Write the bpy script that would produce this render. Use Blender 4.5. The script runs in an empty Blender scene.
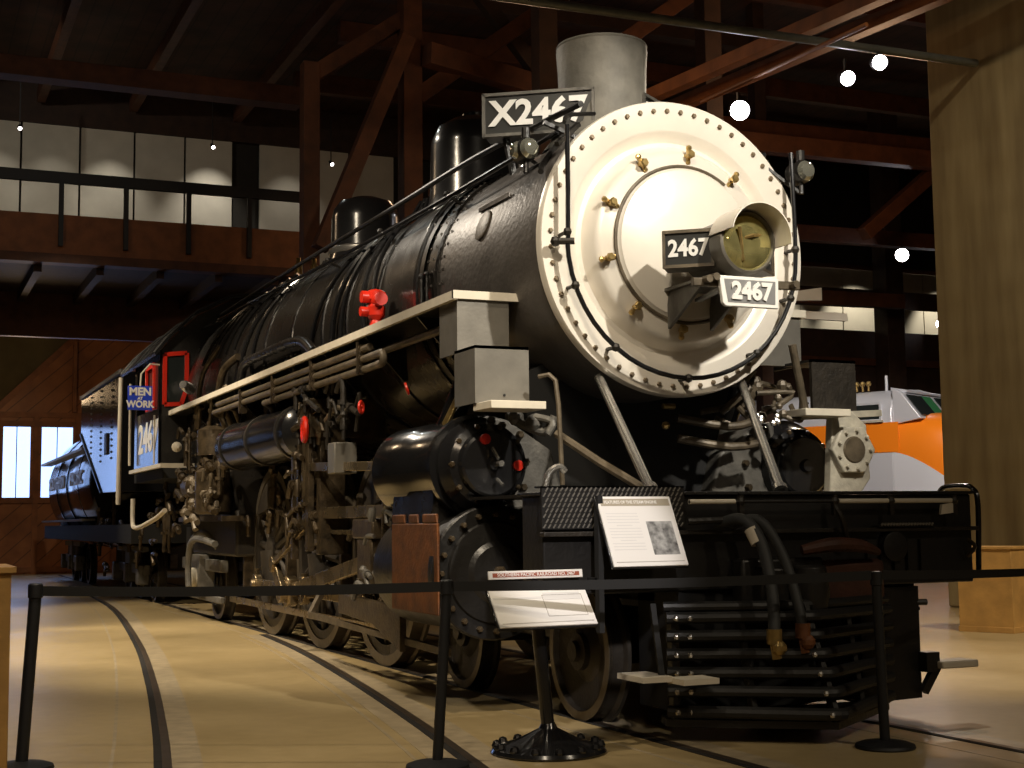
import bpy, bmesh, math, random
from mathutils import Vector, Matrix
random.seed(7)
S = bpy.context.scene
COL = S.collection
PI = math.pi
V = Vector

# ------------------------------------------------------------------ materials
M = {}
def mat(name, col, rough=.5, metal=0., noise=0., nscale=8., bump=0., bscale=40., coat=0., emit=None, estr=0., trans=0., col2=None, spec=.5, rvar=0.):
    m = bpy.data.materials.new(name); m.use_nodes = True
    nt = m.node_tree; b = nt.nodes['Principled BSDF']; L = nt.links
    c = (*col, 1)
    b.inputs['Base Color'].default_value = c
    b.inputs['Roughness'].default_value = rough
    b.inputs['Metallic'].default_value = metal
    b.inputs['Coat Weight'].default_value = coat
    b.inputs['Coat Roughness'].default_value = .06
    b.inputs['Specular IOR Level'].default_value = spec
    b.inputs['Transmission Weight'].default_value = trans
    if emit:
        b.inputs['Emission Color'].default_value = (*emit, 1); b.inputs['Emission Strength'].default_value = estr
    if noise or bump or rvar:
        tc = nt.nodes.new('ShaderNodeTexCoord')
    if noise or rvar:
        n = nt.nodes.new('ShaderNodeTexNoise'); n.inputs['Scale'].default_value = nscale; n.inputs['Detail'].default_value = 6
        L.new(tc.outputs['Object'], n.inputs['Vector'])
    if noise:
        r = nt.nodes.new('ShaderNodeValToRGB')
        r.color_ramp.elements[0].position = .5 - .22; r.color_ramp.elements[1].position = .5 + .22
        d = col2 or tuple(x * (1 - noise) for x in col)
        r.color_ramp.elements[0].color = (*d, 1); r.color_ramp.elements[1].color = c
        L.new(n.outputs['Fac'], r.inputs['Fac']); L.new(r.outputs['Color'], b.inputs['Base Color'])
    if rvar:
        mr = nt.nodes.new('ShaderNodeMapRange'); mr.inputs['To Min'].default_value = max(.02, rough - rvar); mr.inputs['To Max'].default_value = rough + rvar
        L.new(n.outputs['Fac'], mr.inputs['Value']); L.new(mr.outputs['Result'], b.inputs['Roughness'])
    if bump:
        n2 = nt.nodes.new('ShaderNodeTexNoise'); n2.inputs['Scale'].default_value = bscale; n2.inputs['Detail'].default_value = 4
        L.new(tc.outputs['Object'], n2.inputs['Vector'])
        bp = nt.nodes.new('ShaderNodeBump'); bp.inputs['Strength'].default_value = bump; bp.inputs['Distance'].default_value = .01
        L.new(n2.outputs['Fac'], bp.inputs['Height']); L.new(bp.outputs['Normal'], b.inputs['Normal'])
    M[name] = m
    return m
mat('gloss_black', (.012, .012, .013), .19, bump=.12, bscale=9, rvar=.06, nscale=5, coat=.4)
mat('satin_black', (.014, .013, .012), .38, bump=.3, bscale=30, rvar=.12)
mat('tender_black', (.010, .010, .011), .12, bump=.05, bscale=9, spec=.22)
mat('pilot_black', (.012, .012, .012), .5, bump=.2, bscale=30)
mat('flat_black', (.008, .008, .008), .75)
mat('post_black', (.010, .011, .013), .5, bump=.2, bscale=200)
mat('jacket_black', (.017, .015, .013), .27, bump=.25, bscale=5, rvar=.09, nscale=3)
mat('graphite', (.15, .135, .122), .42, .35, noise=.35, nscale=3.5, bump=.4, bscale=25, rvar=.1)
mat('stack_iron', (.24, .225, .19), .62, .1, noise=.5, nscale=5, bump=.5, bscale=22)
mat('grime', (.11, .08, .046), .38, .45, noise=.8, nscale=10, bump=.5, bscale=50)
mat('grime_dark', (.032, .026, .019), .5, .2, noise=.6, nscale=9, bump=.5, bscale=40)
mat('rod_steel', (.36, .28, .17), .28, .85, noise=.45, nscale=5, bump=.08, bscale=20, rvar=.1)
mat('wheel_iron', (.055, .045, .034), .48, .3, noise=.5, nscale=7, bump=.3)
mat('tyre_steel', (.17, .14, .10), .38, .6, noise=.4, nscale=14)
mat('bright_steel', (.72, .70, .66), .25, .9)
mat('silver_paint', (.86, .80, .70), .34, .12, noise=.08, nscale=3, bump=.12, bscale=10, rvar=.08)
mat('bolt_bronze', (.22, .17, .11), .4, .5)
mat('brass', (.62, .44, .17), .3, .8, noise=.4, nscale=20)
mat('pipe_tan', (.17, .135, .09), .45, .2, noise=.6, nscale=9, bump=.3)
mat('cream_edge', (.72, .66, .54), .5, noise=.15, nscale=10)
mat('step_grey', (.23, .215, .185), .42, .4, noise=.25, nscale=7, bump=.08)
mat('casting_grey', (.17, .16, .14), .5, .2, noise=.5, nscale=9, bump=.4)
mat('casting_cream', (.58, .54, .44), .5, noise=.35, nscale=12, bump=.4)
mat('paint_red', (.62, .025, .010), .3, bump=.1)
mat('rust_dark', (.07, .022, .010), .65, noise=.5, nscale=7, bump=.4)
mat('orange_brown', (.21, .070, .016), .6, noise=.6, nscale=7, col2=(.08, .03, .012), bump=.5)
mat('hose_rubber', (.03, .032, .033), .6)
mat('glass_dark', (.02, .025, .025), .05)
mat('lens_yellow', (.70, .62, .26), .06, .75, noise=.6, nscale=9, col2=(.30, .27, .10))
mat('lens_clear', (.75, .78, .72), .05, .5)
mat('number_white', (.85, .84, .80), .4)
mat('board_black', (.03, .03, .028), .3)
mat('board_grey', (.30, .30, .30), .35, .3)
mat('sign_blue', (.02, .06, .62), .35)
mat('sign_white', (.86, .84, .80), .45)
mat('sign_inset', (.74, .73, .71), .5)
mat('sign_tan', (.42, .37, .28), .5)
mat('sign_redbrown', (.34, .09, .05), .5)
mat('photo_print', (.52, .52, .50), .4, noise=.8, nscale=26, col2=(.07, .07, .07))
mat('text_grey', (.45, .42, .38), .6)
mat('timber', (.115, .038, .013), .6, noise=.5, nscale=4, bump=.5, bscale=25)
mat('timber_dark', (.045, .020, .010), .7, noise=.5, nscale=4, bump=.5)
mat('timber_warm', (.30, .105, .030), .55, noise=.45, nscale=3.5, bump=.3)
mat('pine_crate', (.58, .33, .10), .5, noise=.35, nscale=5, bump=.2)
mat('iron_dark', (.012, .012, .013), .5)
mat('pipe_grey', (.20, .21, .19), .45, .3, noise=.3)
mat('plaster', (.62, .58, .48), .75, noise=.15, nscale=2)
mat('wall_dark', (.028, .024, .018), .85, noise=.4, nscale=1.5)
mat('wall_tan', (.16, .125, .055), .85, noise=.4, nscale=1.2)
mat('rail_steel', (.13, .10, .075), .4, .6, noise=.4)
mat('rail_slot', (.012, .01, .008), .9)
mat('pale_concrete', (.48, .39, .25), .4, noise=.35, nscale=9, bump=.2)
mat('diesel_orange', (.95, .25, .012), .35)
mat('diesel_silver', (.66, .68, .74), .32, .25)
mat('glass_green', (.05, .22, .09), .08)
mat('lamp_glow', (1, 1, 1), .5, emit=(1, .95, 1.0), estr=60)
mat('lamp_glow_small', (1, 1, 1), .5, emit=(1, .93, .9), estr=14)
mat('window_light', (1, 1, 1), .5, emit=(.30, .50, 1.0), estr=2.7)
mat('marker_lens', (.40, .40, .33), .06, .75)

def node_mat(name):
    m = bpy.data.materials.new(name); m.use_nodes = True; M[name] = m
    return m, m.node_tree, m.node_tree.nodes['Principled BSDF']
# polished ochre concrete floor
m, nt, b = node_mat('floor_concrete')
tc = nt.nodes.new('ShaderNodeTexCoord')
n1 = nt.nodes.new('ShaderNodeTexNoise'); n1.inputs['Scale'].default_value = .8; n1.inputs['Detail'].default_value = 7
n2 = nt.nodes.new('ShaderNodeTexNoise'); n2.inputs['Scale'].default_value = 9; n2.inputs['Detail'].default_value = 8
mx = nt.nodes.new('ShaderNodeMix'); mx.data_type = 'FLOAT'; mx.inputs[0].default_value = .4
rp = nt.nodes.new('ShaderNodeValToRGB')
rp.color_ramp.elements[0].position = .34; rp.color_ramp.elements[0].color = (.36, .27, .130, 1)
rp.color_ramp.elements[1].position = .66; rp.color_ramp.elements[1].color = (.47, .36, .185, 1)
for n in (n1, n2): nt.links.new(tc.outputs['Object'], n.inputs['Vector'])
nt.links.new(n1.outputs['Fac'], mx.inputs[2]); nt.links.new(n2.outputs['Fac'], mx.inputs[3])
nt.links.new(mx.outputs[0], rp.inputs['Fac']); nt.links.new(rp.outputs['Color'], b.inputs['Base Color'])
b.inputs['Roughness'].default_value = .34
mr = nt.nodes.new('ShaderNodeMapRange'); mr.inputs['To Min'].default_value = .22; mr.inputs['To Max'].default_value = .5
nt.links.new(n1.outputs['Fac'], mr.inputs['Value']); nt.links.new(mr.outputs['Result'], b.inputs['Roughness'])
bp = nt.nodes.new('ShaderNodeBump'); bp.inputs['Strength'].default_value = .12; bp.inputs['Distance'].default_value = .01
nt.links.new(n2.outputs['Fac'], bp.inputs['Height']); nt.links.new(bp.outputs['Normal'], b.inputs['Normal'])
# board-formed concrete pillar
m, nt, b = node_mat('pillar_concrete')
tc = nt.nodes.new('ShaderNodeTexCoord'); mp = nt.nodes.new('ShaderNodeMapping'); mp.inputs['Scale'].default_value = (2.4, 2.4, .35)
n1 = nt.nodes.new('ShaderNodeTexNoise'); n1.inputs['Scale'].default_value = 1.6; n1.inputs['Detail'].default_value = 8
nt.links.new(tc.outputs['Object'], mp.inputs['Vector']); nt.links.new(mp.outputs['Vector'], n1.inputs['Vector'])
wv = nt.nodes.new('ShaderNodeTexWave'); wv.wave_type = 'BANDS'; wv.bands_direction = 'Z'; wv.inputs['Scale'].default_value = .55; wv.inputs['Distortion'].default_value = .5; wv.inputs['Detail'].default_value = 3
nt.links.new(tc.outputs['Object'], wv.inputs['Vector'])
rp = nt.nodes.new('ShaderNodeValToRGB')
rp.color_ramp.elements[0].position = .3; rp.color_ramp.elements[0].color = (.24, .18, .085, 1)
rp.color_ramp.elements[1].position = .7; rp.color_ramp.elements[1].color = (.38, .30, .15, 1)
nt.links.new(n1.outputs['Fac'], rp.inputs['Fac']); nt.links.new(rp.outputs['Color'], b.inputs['Base Color'])
b.inputs['Roughness'].default_value = .9
bp = nt.nodes.new('ShaderNodeBump'); bp.inputs['Strength'].default_value = .35; bp.inputs['Distance'].default_value = .03
nt.links.new(wv.outputs['Fac'], bp.inputs['Height']); nt.links.new(bp.outputs['Normal'], b.inputs['Normal'])
m, nt, b = node_mat('diesel_nose')   # two-tone paint: orange above a line that sweeps down round the nose
tc = nt.nodes.new('ShaderNodeTexCoord'); sp_ = nt.nodes.new('ShaderNodeSeparateXYZ'); nt.links.new(tc.outputs['Object'], sp_.inputs[0])
def mth(op, a, c):
    n = nt.nodes.new('ShaderNodeMath'); n.operation = op
    for k, v in enumerate((a, c)):
        if isinstance(v, (int, float)): n.inputs[k].default_value = v
        else: nt.links.new(v, n.inputs[k])
    return n.outputs[0]
xx = mth('MAXIMUM', mth('ADD', sp_.outputs['X'], .1), 0)
gt = mth('GREATER_THAN', mth('ADD', sp_.outputs['Z'], mth('MULTIPLY', mth('POWER', xx, 1.6), .42)), 2.69)
mx = nt.nodes.new('ShaderNodeMix'); mx.data_type = 'RGBA'; mx.inputs[6].default_value = (.66, .68, .74, 1); mx.inputs[7].default_value = (.95, .25, .012, 1)
nt.links.new(gt, mx.inputs[0]); nt.links.new(mx.outputs[2], b.inputs['Base Color']); b.inputs['Roughness'].default_value = .33
def plank_mat(name, c1, c2, scale, rot, rough=.6):
    m, nt, b = node_mat(name)
    tc = nt.nodes.new('ShaderNodeTexCoord'); mp = nt.nodes.new('ShaderNodeMapping'); mp.inputs['Rotation'].default_value = rot
    wv = nt.nodes.new('ShaderNodeTexWave'); wv.wave_type = 'BANDS'; wv.bands_direction = 'X'; wv.wave_profile = 'SAW'; wv.inputs['Scale'].default_value = scale
    nz = nt.nodes.new('ShaderNodeTexNoise'); nz.inputs['Scale'].default_value = 1.5; nz.inputs['Detail'].default_value = 5
    nt.links.new(tc.outputs['Object'], mp.inputs['Vector']); nt.links.new(mp.outputs['Vector'], wv.inputs['Vector']); nt.links.new(tc.outputs['Object'], nz.inputs['Vector'])
    rp = nt.nodes.new('ShaderNodeValToRGB')
    rp.color_ramp.elements[0].position = .02; rp.color_ramp.elements[0].color = (*(x * .3 for x in c1), 1)
    rp.color_ramp.elements[1].position = .1; rp.color_ramp.elements[1].color = (*c1, 1)
    r2 = nt.nodes.new('ShaderNodeValToRGB'); r2.color_ramp.elements[0].position = .35; r2.color_ramp.elements[1].position = .65
    r2.color_ramp.elements[0].color = (*c2, 1); r2.color_ramp.elements[1].color = (1, 1, 1, 1)
    mx = nt.nodes.new('ShaderNodeMix'); mx.data_type = 'RGBA'; mx.blend_type = 'MULTIPLY'; mx.inputs[0].default_value = 1
    nt.links.new(wv.outputs['Fac'], rp.inputs['Fac']); nt.links.new(nz.outputs['Fac'], r2.inputs['Fac'])
    nt.links.new(rp.outputs['Color'], mx.inputs[6]); nt.links.new(r2.outputs['Color'], mx.inputs[7])
    nt.links.new(mx.outputs[2], b.inputs['Base Color']); b.inputs['Roughness'].default_value = rough
plank_mat('ceiling_planks', (.070, .028, .013), (.5, .5, .5), .8, (0, 0, 0), .75)
plank_mat('door_planks', (.36, .13, .035), (.6, .55, .5), .9, (0, math.radians(-48), 0), .5)

# ------------------------------------------------------------------ mesh helpers
class MB:
    def __init__(s): s.bm = bmesh.new(); s.mi = 0
    def _f(s, vs):
        try:
            f = s.bm.faces.new(vs); f.material_index = s.mi; f.smooth = True
            return f
        except ValueError: return None
    def box(s, c, d, rot=None, mi=None):
        if mi is not None: s.mi = mi
        R = rot or Matrix.Identity(3); c = V(c); vs = []
        for x in (-1, 1):
            for y in (-1, 1):
                for z in (-1, 1): vs.append(s.bm.verts.new(c + R @ V((x * d[0] / 2, y * d[1] / 2, z * d[2] / 2))))
        for q in ((0, 1, 3, 2), (4, 6, 7, 5), (0, 4, 5, 1), (2, 3, 7, 6), (0, 2, 6, 4), (1, 5, 7, 3)): s._f([vs[i] for i in q])
        return s
    def b2(s, a, b): # box from two corners
        return s.box([(a[i] + b[i]) / 2 for i in range(3)], [abs(b[i] - a[i]) for i in range(3)])
    def bar(s, p, q, w, h, up=(0, 0, 1)): # rectangular bar p->q
        p = V(p); q = V(q); d = (q - p); L = d.length; d.normalize(); u = V(up)
        if abs(d.dot(u)) > .99: u = V((1, 0, 0))
        r = d.cross(u).normalized(); u = r.cross(d)
        R = Matrix((r, d, u)).transposed()
        return s.box((p + q) / 2, (w, L, h), R)
    def frame(s, d):
        d = V(d).normalized(); u = V((0, 0, 1)) if abs(d.z) < .95 else V((0, 1, 0))
        a = d.cross(u).normalized(); return a, a.cross(d).normalized(), d
    def lathe(s, prof, o, ax, n=32, cap=True, a0=0, a1=2 * PI): # prof [(r, t)]
        a, b, d = s.frame(ax); o = V(o); full = abs(a1 - a0 - 2 * PI) < 1e-6; rings = []
        m = n if full else n + 1
        for r, t in prof:
            if r < 1e-6: rings.append([s.bm.verts.new(o + d * t)])
            else: rings.append([s.bm.verts.new(o + d * t + (a * math.cos(a0 + (a1 - a0) * i / n) + b * math.sin(a0 + (a1 - a0) * i / n)) * r) for i in range(m)])
        for A, B in zip(rings, rings[1:]):
            for i in range(n):
                j = (i + 1) % m
                if len(A) == 1 and len(B) == 1: continue
                if len(A) == 1: s._f([A[0], B[j], B[i]])
                elif len(B) == 1: s._f([A[i], A[j], B[0]])
                else: s._f([A[i], A[j], B[j], B[i]])
        if cap and full:
            if len(rings[0]) > 1: s._f(rings[0][::-1])
            if len(rings[-1]) > 1: s._f(rings[-1])
        return s
    def cyl(s, p, q, r, n=16, r2=None):
        p = V(p); q = V(q); return s.lathe([(r, 0), (r if r2 is None else r2, (q - p).length)], p, q - p, n)
    def sph(s, c, r, n=12, sc=(1, 1, 1)):
        c = V(c); rows = []
        for i in range(n // 2 + 1):
            t = PI * i / (n // 2)
            if i in (0, n // 2): rows.append([s.bm.verts.new(c + V((0, 0, r * math.cos(t) * sc[2])))])
            else: rows.append([s.bm.verts.new(c + V((r * math.sin(t) * math.cos(2 * PI * k / n) * sc[0], r * math.sin(t) * math.sin(2 * PI * k / n) * sc[1], r * math.cos(t) * sc[2]))) for k in range(n)])
        for A, B in zip(rows, rows[1:]):
            for k in range(n):
                j = (k + 1) % n
                if len(A) == 1: s._f([A[0], B[k], B[j]])
                elif len(B) == 1: s._f([A[k], B[0], A[j]])
                else: s._f([A[k], B[k], B[j], A[j]])
        return s
    def tube(s, pts, r, n=8, smooth=0, closed=False):
        P = [V(p) for p in pts]
        if smooth:
            Q = []; K = len(P)
            for i in range(K if closed else K - 1):
                p0 = P[(i - 1) % K] if closed or i > 0 else P[0]; p1 = P[i]; p2 = P[(i + 1) % K]; p3 = P[(i + 2) % K] if closed or i + 2 < K else P[-1]
                for k in range(smooth):
                    t = k / smooth
                    Q.append(.5 * ((2 * p1) + (p2 - p0) * t + (2 * p0 - 5 * p1 + 4 * p2 - p3) * t * t + (3 * p1 - p0 - 3 * p2 + p3) * t ** 3))
            if not closed: Q.append(P[-1])
            P = Q
        K = len(P); rings = []; prev = None
        for i, p in enumerate(P):
            if closed: t = P[(i + 1) % K] - P[i - 1]
            else: t = P[min(i + 1, K - 1)] - P[max(i - 1, 0)]
            t.normalize()
            if prev is None:
                u = V((0, 0, 1)) if abs(t.z) < .9 else V((1, 0, 0)); a = t.cross(u).normalized()
            else:
                a = prev - t * prev.dot(t); a.normalize()
            prev = a; b = t.cross(a)
            if isinstance(r, (list, tuple)):
                g = i / max(1, K - 1) * (len(r) - 1); gi = min(int(g), len(r) - 2); rr = r[gi] + (r[gi + 1] - r[gi]) * (g - gi)
            else: rr = r
            rings.append([s.bm.verts.new(p + (a * math.cos(2 * PI * k / n) + b * math.sin(2 * PI * k / n)) * rr) for k in range(n)])
        for i in range(K if closed else K - 1):
            A = rings[i]; B = rings[(i + 1) % K]
            for k in range(n):
                j = (k + 1) % n; s._f([A[k], A[j], B[j], B[k]])
        if not closed: s._f(rings[0][::-1]); s._f(rings[-1])
        return s
    def prism(s, poly, ax, a, b): # poly 2D in the plane normal to ax
        def P(u, v, w): return {'x': (w, u, v), 'y': (u, w, v), 'z': (u, v, w)}[ax]
        A = [s.bm.verts.new(P(u, v, a)) for u, v in poly]; B = [s.bm.verts.new(P(u, v, b)) for u, v in poly]
        s._f(A[::-1]); s._f(B); n = len(poly)
        for i in range(n): s._f([A[i], A[(i + 1) % n], B[(i + 1) % n], B[i]])
        return s
    def hexbolt(s, c, ax, r, h):
        return s.lathe([(r, 0), (r, h * .7), (r * .7, h), (0, h)], c, ax, 6)
    def mesh(s, name, mats, flat=False, ang=32):
        bm = s.bm; bmesh.ops.recalc_face_normals(bm, faces=bm.faces)
        for e in bm.edges:
            if len(e.link_faces) == 2 and e.calc_face_angle(0) > math.radians(ang): e.smooth = False
        me = bpy.data.meshes.new(name); bm.to_mesh(me); bm.free()
        for m in (mats if isinstance(mats, (list, tuple)) else [mats]): me.materials.append(M[m])
        return me
    def build(s, name, mats, parent=None, bevel=0, ang=32):
        off = V((0, 0, 0)); p = parent
        if p is not None:
            while p.parent: p = p.parent
            off = V(p.get('_o', (0, 0, 0)))
            if off.length: bmesh.ops.translate(s.bm, verts=s.bm.verts, vec=-off)
        o = bpy.data.objects.new(name, s.mesh(name, mats, ang=ang)); COL.objects.link(o)
        if parent is not None: o.parent = parent
        if bevel:
            md = o.modifiers.new('bevel', 'BEVEL'); md.width = bevel; md.segments = 2; md.limit_method = 'ANGLE'; md.angle_limit = math.radians(40)
        return o
def thing(name, label, cat, loc=(0, 0, 0), rz=0, group=None):
    o = bpy.data.objects.new(name, None); COL.objects.link(o); o.location = loc; o.rotation_euler.z = rz
    o.empty_display_size = .2
    o['label'] = label; o['category'] = cat
    if group: o['group'] = group
    return o
def tag(o, label, cat, group=None, kind=None):
    o['label'] = label; o['category'] = cat
    if group: o['group'] = group
    if kind: o['kind'] = kind
    return o
def struct(o, label=None):
    o['kind'] = 'structure'
    if label: o['label'] = label
    return o
def copy_tree(o, parent=None):
    c = o.copy(); COL.objects.link(c); c.parent = parent
    for ch in list(o.children): copy_tree(ch, c)
    return c
DG = None
def text(name, body, size, org, right, up, m, parent, ext=.004, bold=0., sx=1., align='CENTER', shear=0.):
    cu = bpy.data.curves.new('t', 'FONT'); cu.body = body; cu.size = size; cu.extrude = ext; cu.offset = bold; cu.align_x = align; cu.align_y = 'CENTER'; cu.resolution_u = 3
    cu.shear = shear
    t = bpy.data.objects.new('t', cu); COL.objects.link(t)
    dg = bpy.context.evaluated_depsgraph_get(); me = bpy.data.meshes.new_from_object(t.evaluated_get(dg))
    bpy.data.objects.remove(t); bpy.data.curves.remove(cu)
    r = V(right).normalized(); u = V(up).normalized(); n = r.cross(u)
    Mx = Matrix((( r.x * sx, u.x, n.x, org[0]), (r.y * sx, u.y, n.y, org[1]), (r.z * sx, u.z, n.z, org[2]), (0, 0, 0, 1)))
    me.transform(Mx)
    p = parent
    while p.parent: p = p.parent
    me.transform(Matrix.Translation(-V(p.get('_o', (0, 0, 0)))))
    me.materials.clear(); me.materials.append(M[m]); me.name = name
    o = bpy.data.objects.new(name, me); COL.objects.link(o); o.parent = parent
    return o

# ------------------------------------------------------------------ camera
cd = bpy.data.cameras.new('camera'); cam = bpy.data.objects.new('camera', cd); COL.objects.link(cam); S.camera = cam
cd.sensor_width = 36; cd.lens = 1425.688 / 1024 * 36; cd.clip_end = 200
fw = V((.39673794, .91287047, .09626269)); rt = V((.91749807, -.39758771, -.01101377)); up = V((-.02821871, -.09269042, .99529503))
cam.matrix_world = Matrix(((rt.x, up.x, -fw.x, -4.73), (rt.y, up.y, -fw.y, -7.102), (rt.z, up.z, -fw.z, 1.223), (0, 0, 0, 1)))

# ------------------------------------------------------------------ locomotive
loco = thing('steam_locomotive', 'large black steam locomotive with a pale silver smokebox front, numbered 2467', 'steam locomotive')
ZB = 3.02
FY = (0, 1, 0); BY = (0, -1, 0)
# smokebox and boiler
sb = MB().lathe([(.30, 1.08), (.965, 1.08), (.975, 1.10), (.975, 3.0)], (0, 0, ZB), FY, 72).build('smokebox', 'graphite', loco)
b = MB().lathe([(.977, 2.95), (1.0, 2.95), (1.0, 3.17), (.977, 3.17)], (0, 0, ZB), FY, 72, cap=False); b.build('seam_band', 'jacket_black', sb)
b = MB()
for i in range(60):
    a = 2 * PI * i / 60
    for yy in (2.83, 2.90, 3.0, 3.12):
        b.sph((1.0 * math.cos(a) * (.975 if yy < 2.95 else 1), yy, ZB + math.sin(a) * (.975 if yy < 2.95 else 1)), .014, 6)
b.build('rivet_rows', 'graphite', sb)['kind'] = 'stuff'
boiler = MB().lathe([(1.02, 3.15), (1.02, 5.6), (1.06, 6.6), (1.10, 7.8), (1.10, 9.6)], (0, 0, ZB), FY, 72, cap=False).build('boiler_barrel', 'jacket_black', loco)
for yy, r in ((3.3, 1.03), (4.25, 1.03), (5.15, 1.03), (5.9, 1.04), (6.9, 1.075), (7.9, 1.11), (8.9, 1.11)):
    MB().lathe([(r - .015, yy - .035), (r + .004, yy - .03), (r + .004, yy + .03), (r - .015, yy + .035)], (0, 0, ZB), FY, 72, cap=False).build('boiler_band', 'gloss_black', boiler)
# firebox: wide wagon shape
def arc(r, a0, a1, n, cz=ZB): return [(r * math.cos(a0 + (a1 - a0) * i / n), cz + r * math.sin(a0 + (a1 - a0) * i / n)) for i in range(n + 1)]
fb = MB().prism([(-.98, 1.35), (-1.12, 2.1), (-1.14, 2.7)] + arc(1.14, PI, 0, 24)[0:] + [(1.14, 2.7), (1.12, 2.1), (.98, 1.35)], 'y', 9.55, 12.3).build('firebox', 'jacket_black', loco)
b = MB()
for i in range(13):
    for j in range(6): b.sph((-1.125 - .012 * (j > 3), 9.75 + i * .2, 1.5 + j * .21), .022, 6)
b.build('staybolt_rows', 'grime', fb)['kind'] = 'stuff'
# smokebox front
front = MB().lathe([(.965, 1.09), (.992, 1.09), (.992, 1.03), (.985, 1.018), (.80, 1.018), (.785, 1.022), (.76, 1.045), (.72, 1.065), (.69, 1.055), (.67, 1.02), (.645, .965), (.63, .945), (.60, .93), (.52, .90), (.50, .885), (.49, .87), (.40, .845), (.25, .822), (.10, .81), (0, .808)], (0, 0, ZB), FY, 96, cap=False).build('smokebox_front', 'silver_paint', loco)
bolt = MB().hexbolt((0, 0, 0), BY, .017, .02).mesh('front_bolt', 'bolt_bronze')
for i in range(56):
    a = 2 * PI * (i + .5) / 56
    o = bpy.data.objects.new('rim_bolt', bolt); COL.objects.link(o); o.parent = front; o.location = (.925 * math.cos(a), 1.02, ZB + .925 * math.sin(a))
# hinge ring edge
MB().tube([(.52 * math.cos(a), .895, ZB + .52 * math.sin(a)) for a in [PI * .30 + k * PI * 1.32 / 40 for k in range(41)]], .013, 8).build('door_ring', 'pipe_tan', front)
dogs = []
def dog_mesh():
    b = MB(); b.cyl((0, .03, 0), (0, -.05, 0), .022, 10); b.hexbolt((0, -.04, 0), BY, .034, .03); b.bar((-.055, -.01, 0), (.06, -.01, 0), .03, .025); b.sph((.06, -.012, 0), .024, 8); b.sph((-.055, -.012, .0), .02, 8)
    return b.mesh('door_clamp', 'brass')
dm = dog_mesh()
for i in range(10):
    a = math.radians(90 - 4 + 36 * i)
    o = bpy.data.objects.new('door_clamp', dm); COL.objects.link(o); o.parent = front
    o.location = (.585 * math.cos(a), .915, ZB + .02 + .585 * math.sin(a)); o.rotation_euler.y = -a; o.scale = (.85, .85, .85)
# headlight
VIS = (math.radians(-8), math.radians(168))
shelf = MB()
shelf.box((0, .62, 2.70), (.40, .50, .02)); shelf.prism([(.86, 2.45), (.86, 2.69), (.40, 2.69)], 'x', -.17, -.145); shelf.prism([(.86, 2.45), (.86, 2.69), (.40, 2.69)], 'x', .145, .17)
shelf.build('headlight_shelf', 'casting_grey', loco, bevel=.003)
hl = MB().lathe([(.10, .72), (.155, .68), (.175, .56), (.180, .30), (.195, .29), (.195, .16), (.18, .15), (.172, .17)], (0, 0, 2.90), FY, 40, cap=True)
hl = hl.build('headlight', 'step_grey', loco)
MB().lathe([(.176, .17), (.15, .145), (.10, .125), (.05, .117), (0, .115)], (0, 0, 2.90), FY, 40, cap=False).build('lens', 'lens_yellow', hl)
MB().lathe([(.196, .28), (.205, .0), (.212, .0), (.206, .28)], (0, 0, 2.905), FY, 24, cap=False, a0=VIS[0], a1=VIS[1]).build('visor', 'silver_paint', hl)
MB().tube([(-.11, .16, 2.90), (0, .10, 2.93), (.12, .155, 2.95)], .012, 6).tube([(-.05, .14, 2.78), (-.09, .11, 2.98)], .012, 6).build('lens_wire', 'brass', hl)
# number boxes either side of the headlight
for s in (-1, 1):
    A = V((s * .40, .50, 2.885)); B = V((s * .155, .30, 2.885))
    d = (B - A).normalized(); nrm = V((0, 0, 1)).cross(d) * (-1 if s < 0 else 1)
    if nrm.y > 0: nrm = -nrm
    nb = MB(); nb.bar(A - nrm * .09, B - nrm * .09, .16, .235); nb = nb.build('number_box', 'casting_grey', loco, bevel=.006)
    c = (A + B) / 2; R = Matrix((d, nrm, V((0, 0, 1)))).transposed(); L = (B - A).length
    f = MB()
    for dz in (-.108, .108): f.box(c + V((0, 0, dz)), (L, .03, .02), R)
    for k in (-1, 1): f.box(c + d * (k * (L / 2 - .008)), (.018, .03, .225), R)
    f.build('box_frame', 'pipe_tan', nb)
    MB().box(c - nrm * .003, (L - .02, .01, .20), R).build('number_plate', 'board_black', nb)
    rr = d if s < 0 else -d
    text('number_digits', '2467', .145, c + nrm * .006, rr, (0, 0, 1), 'number_white', nb, ext=.003, bold=.0045, sx=.86)
# number plate on the cross bar under the headlight
bar = MB().bar((-.36, .22, 2.645), (.40, .22, 2.66), .035, .05).build('plate_bar', 'pipe_tan', loco, bevel=.004)
for k, z in ((-.28, 2.66), (-.23, 2.675), (.34, 2.66)): MB().cyl((k, .22, z), (k, .15, z), .024, 8).build('bar_bolt', 'pipe_tan', bar)
MB().bar((-.10, .23, 2.64), (-.10, .60, 2.60), .04, .02).bar((.10, .23, 2.64), (.10, .60, 2.60), .04, .02).build('bar_bracket', 'casting_grey', bar)
pl = MB().prism([(-.21, 2.685), (.21, 2.685), (.205, 2.50), (-.17, 2.50), (-.19, 2.52)], 'y', .155, .185).build('cast_number_plate', 'number_white', loco, bevel=.004)
MB().prism([(-.18, 2.665), (.185, 2.665), (.18, 2.525), (-.155, 2.525)], 'y', .152, .157).build('plate_field', 'board_grey', pl)
text('plate_digits', '2467', .145, (0.01, .148, 2.592), (1, 0, 0), (0, 0, 1), 'number_white', pl, ext=.006, bold=.006, sx=.98)
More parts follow.
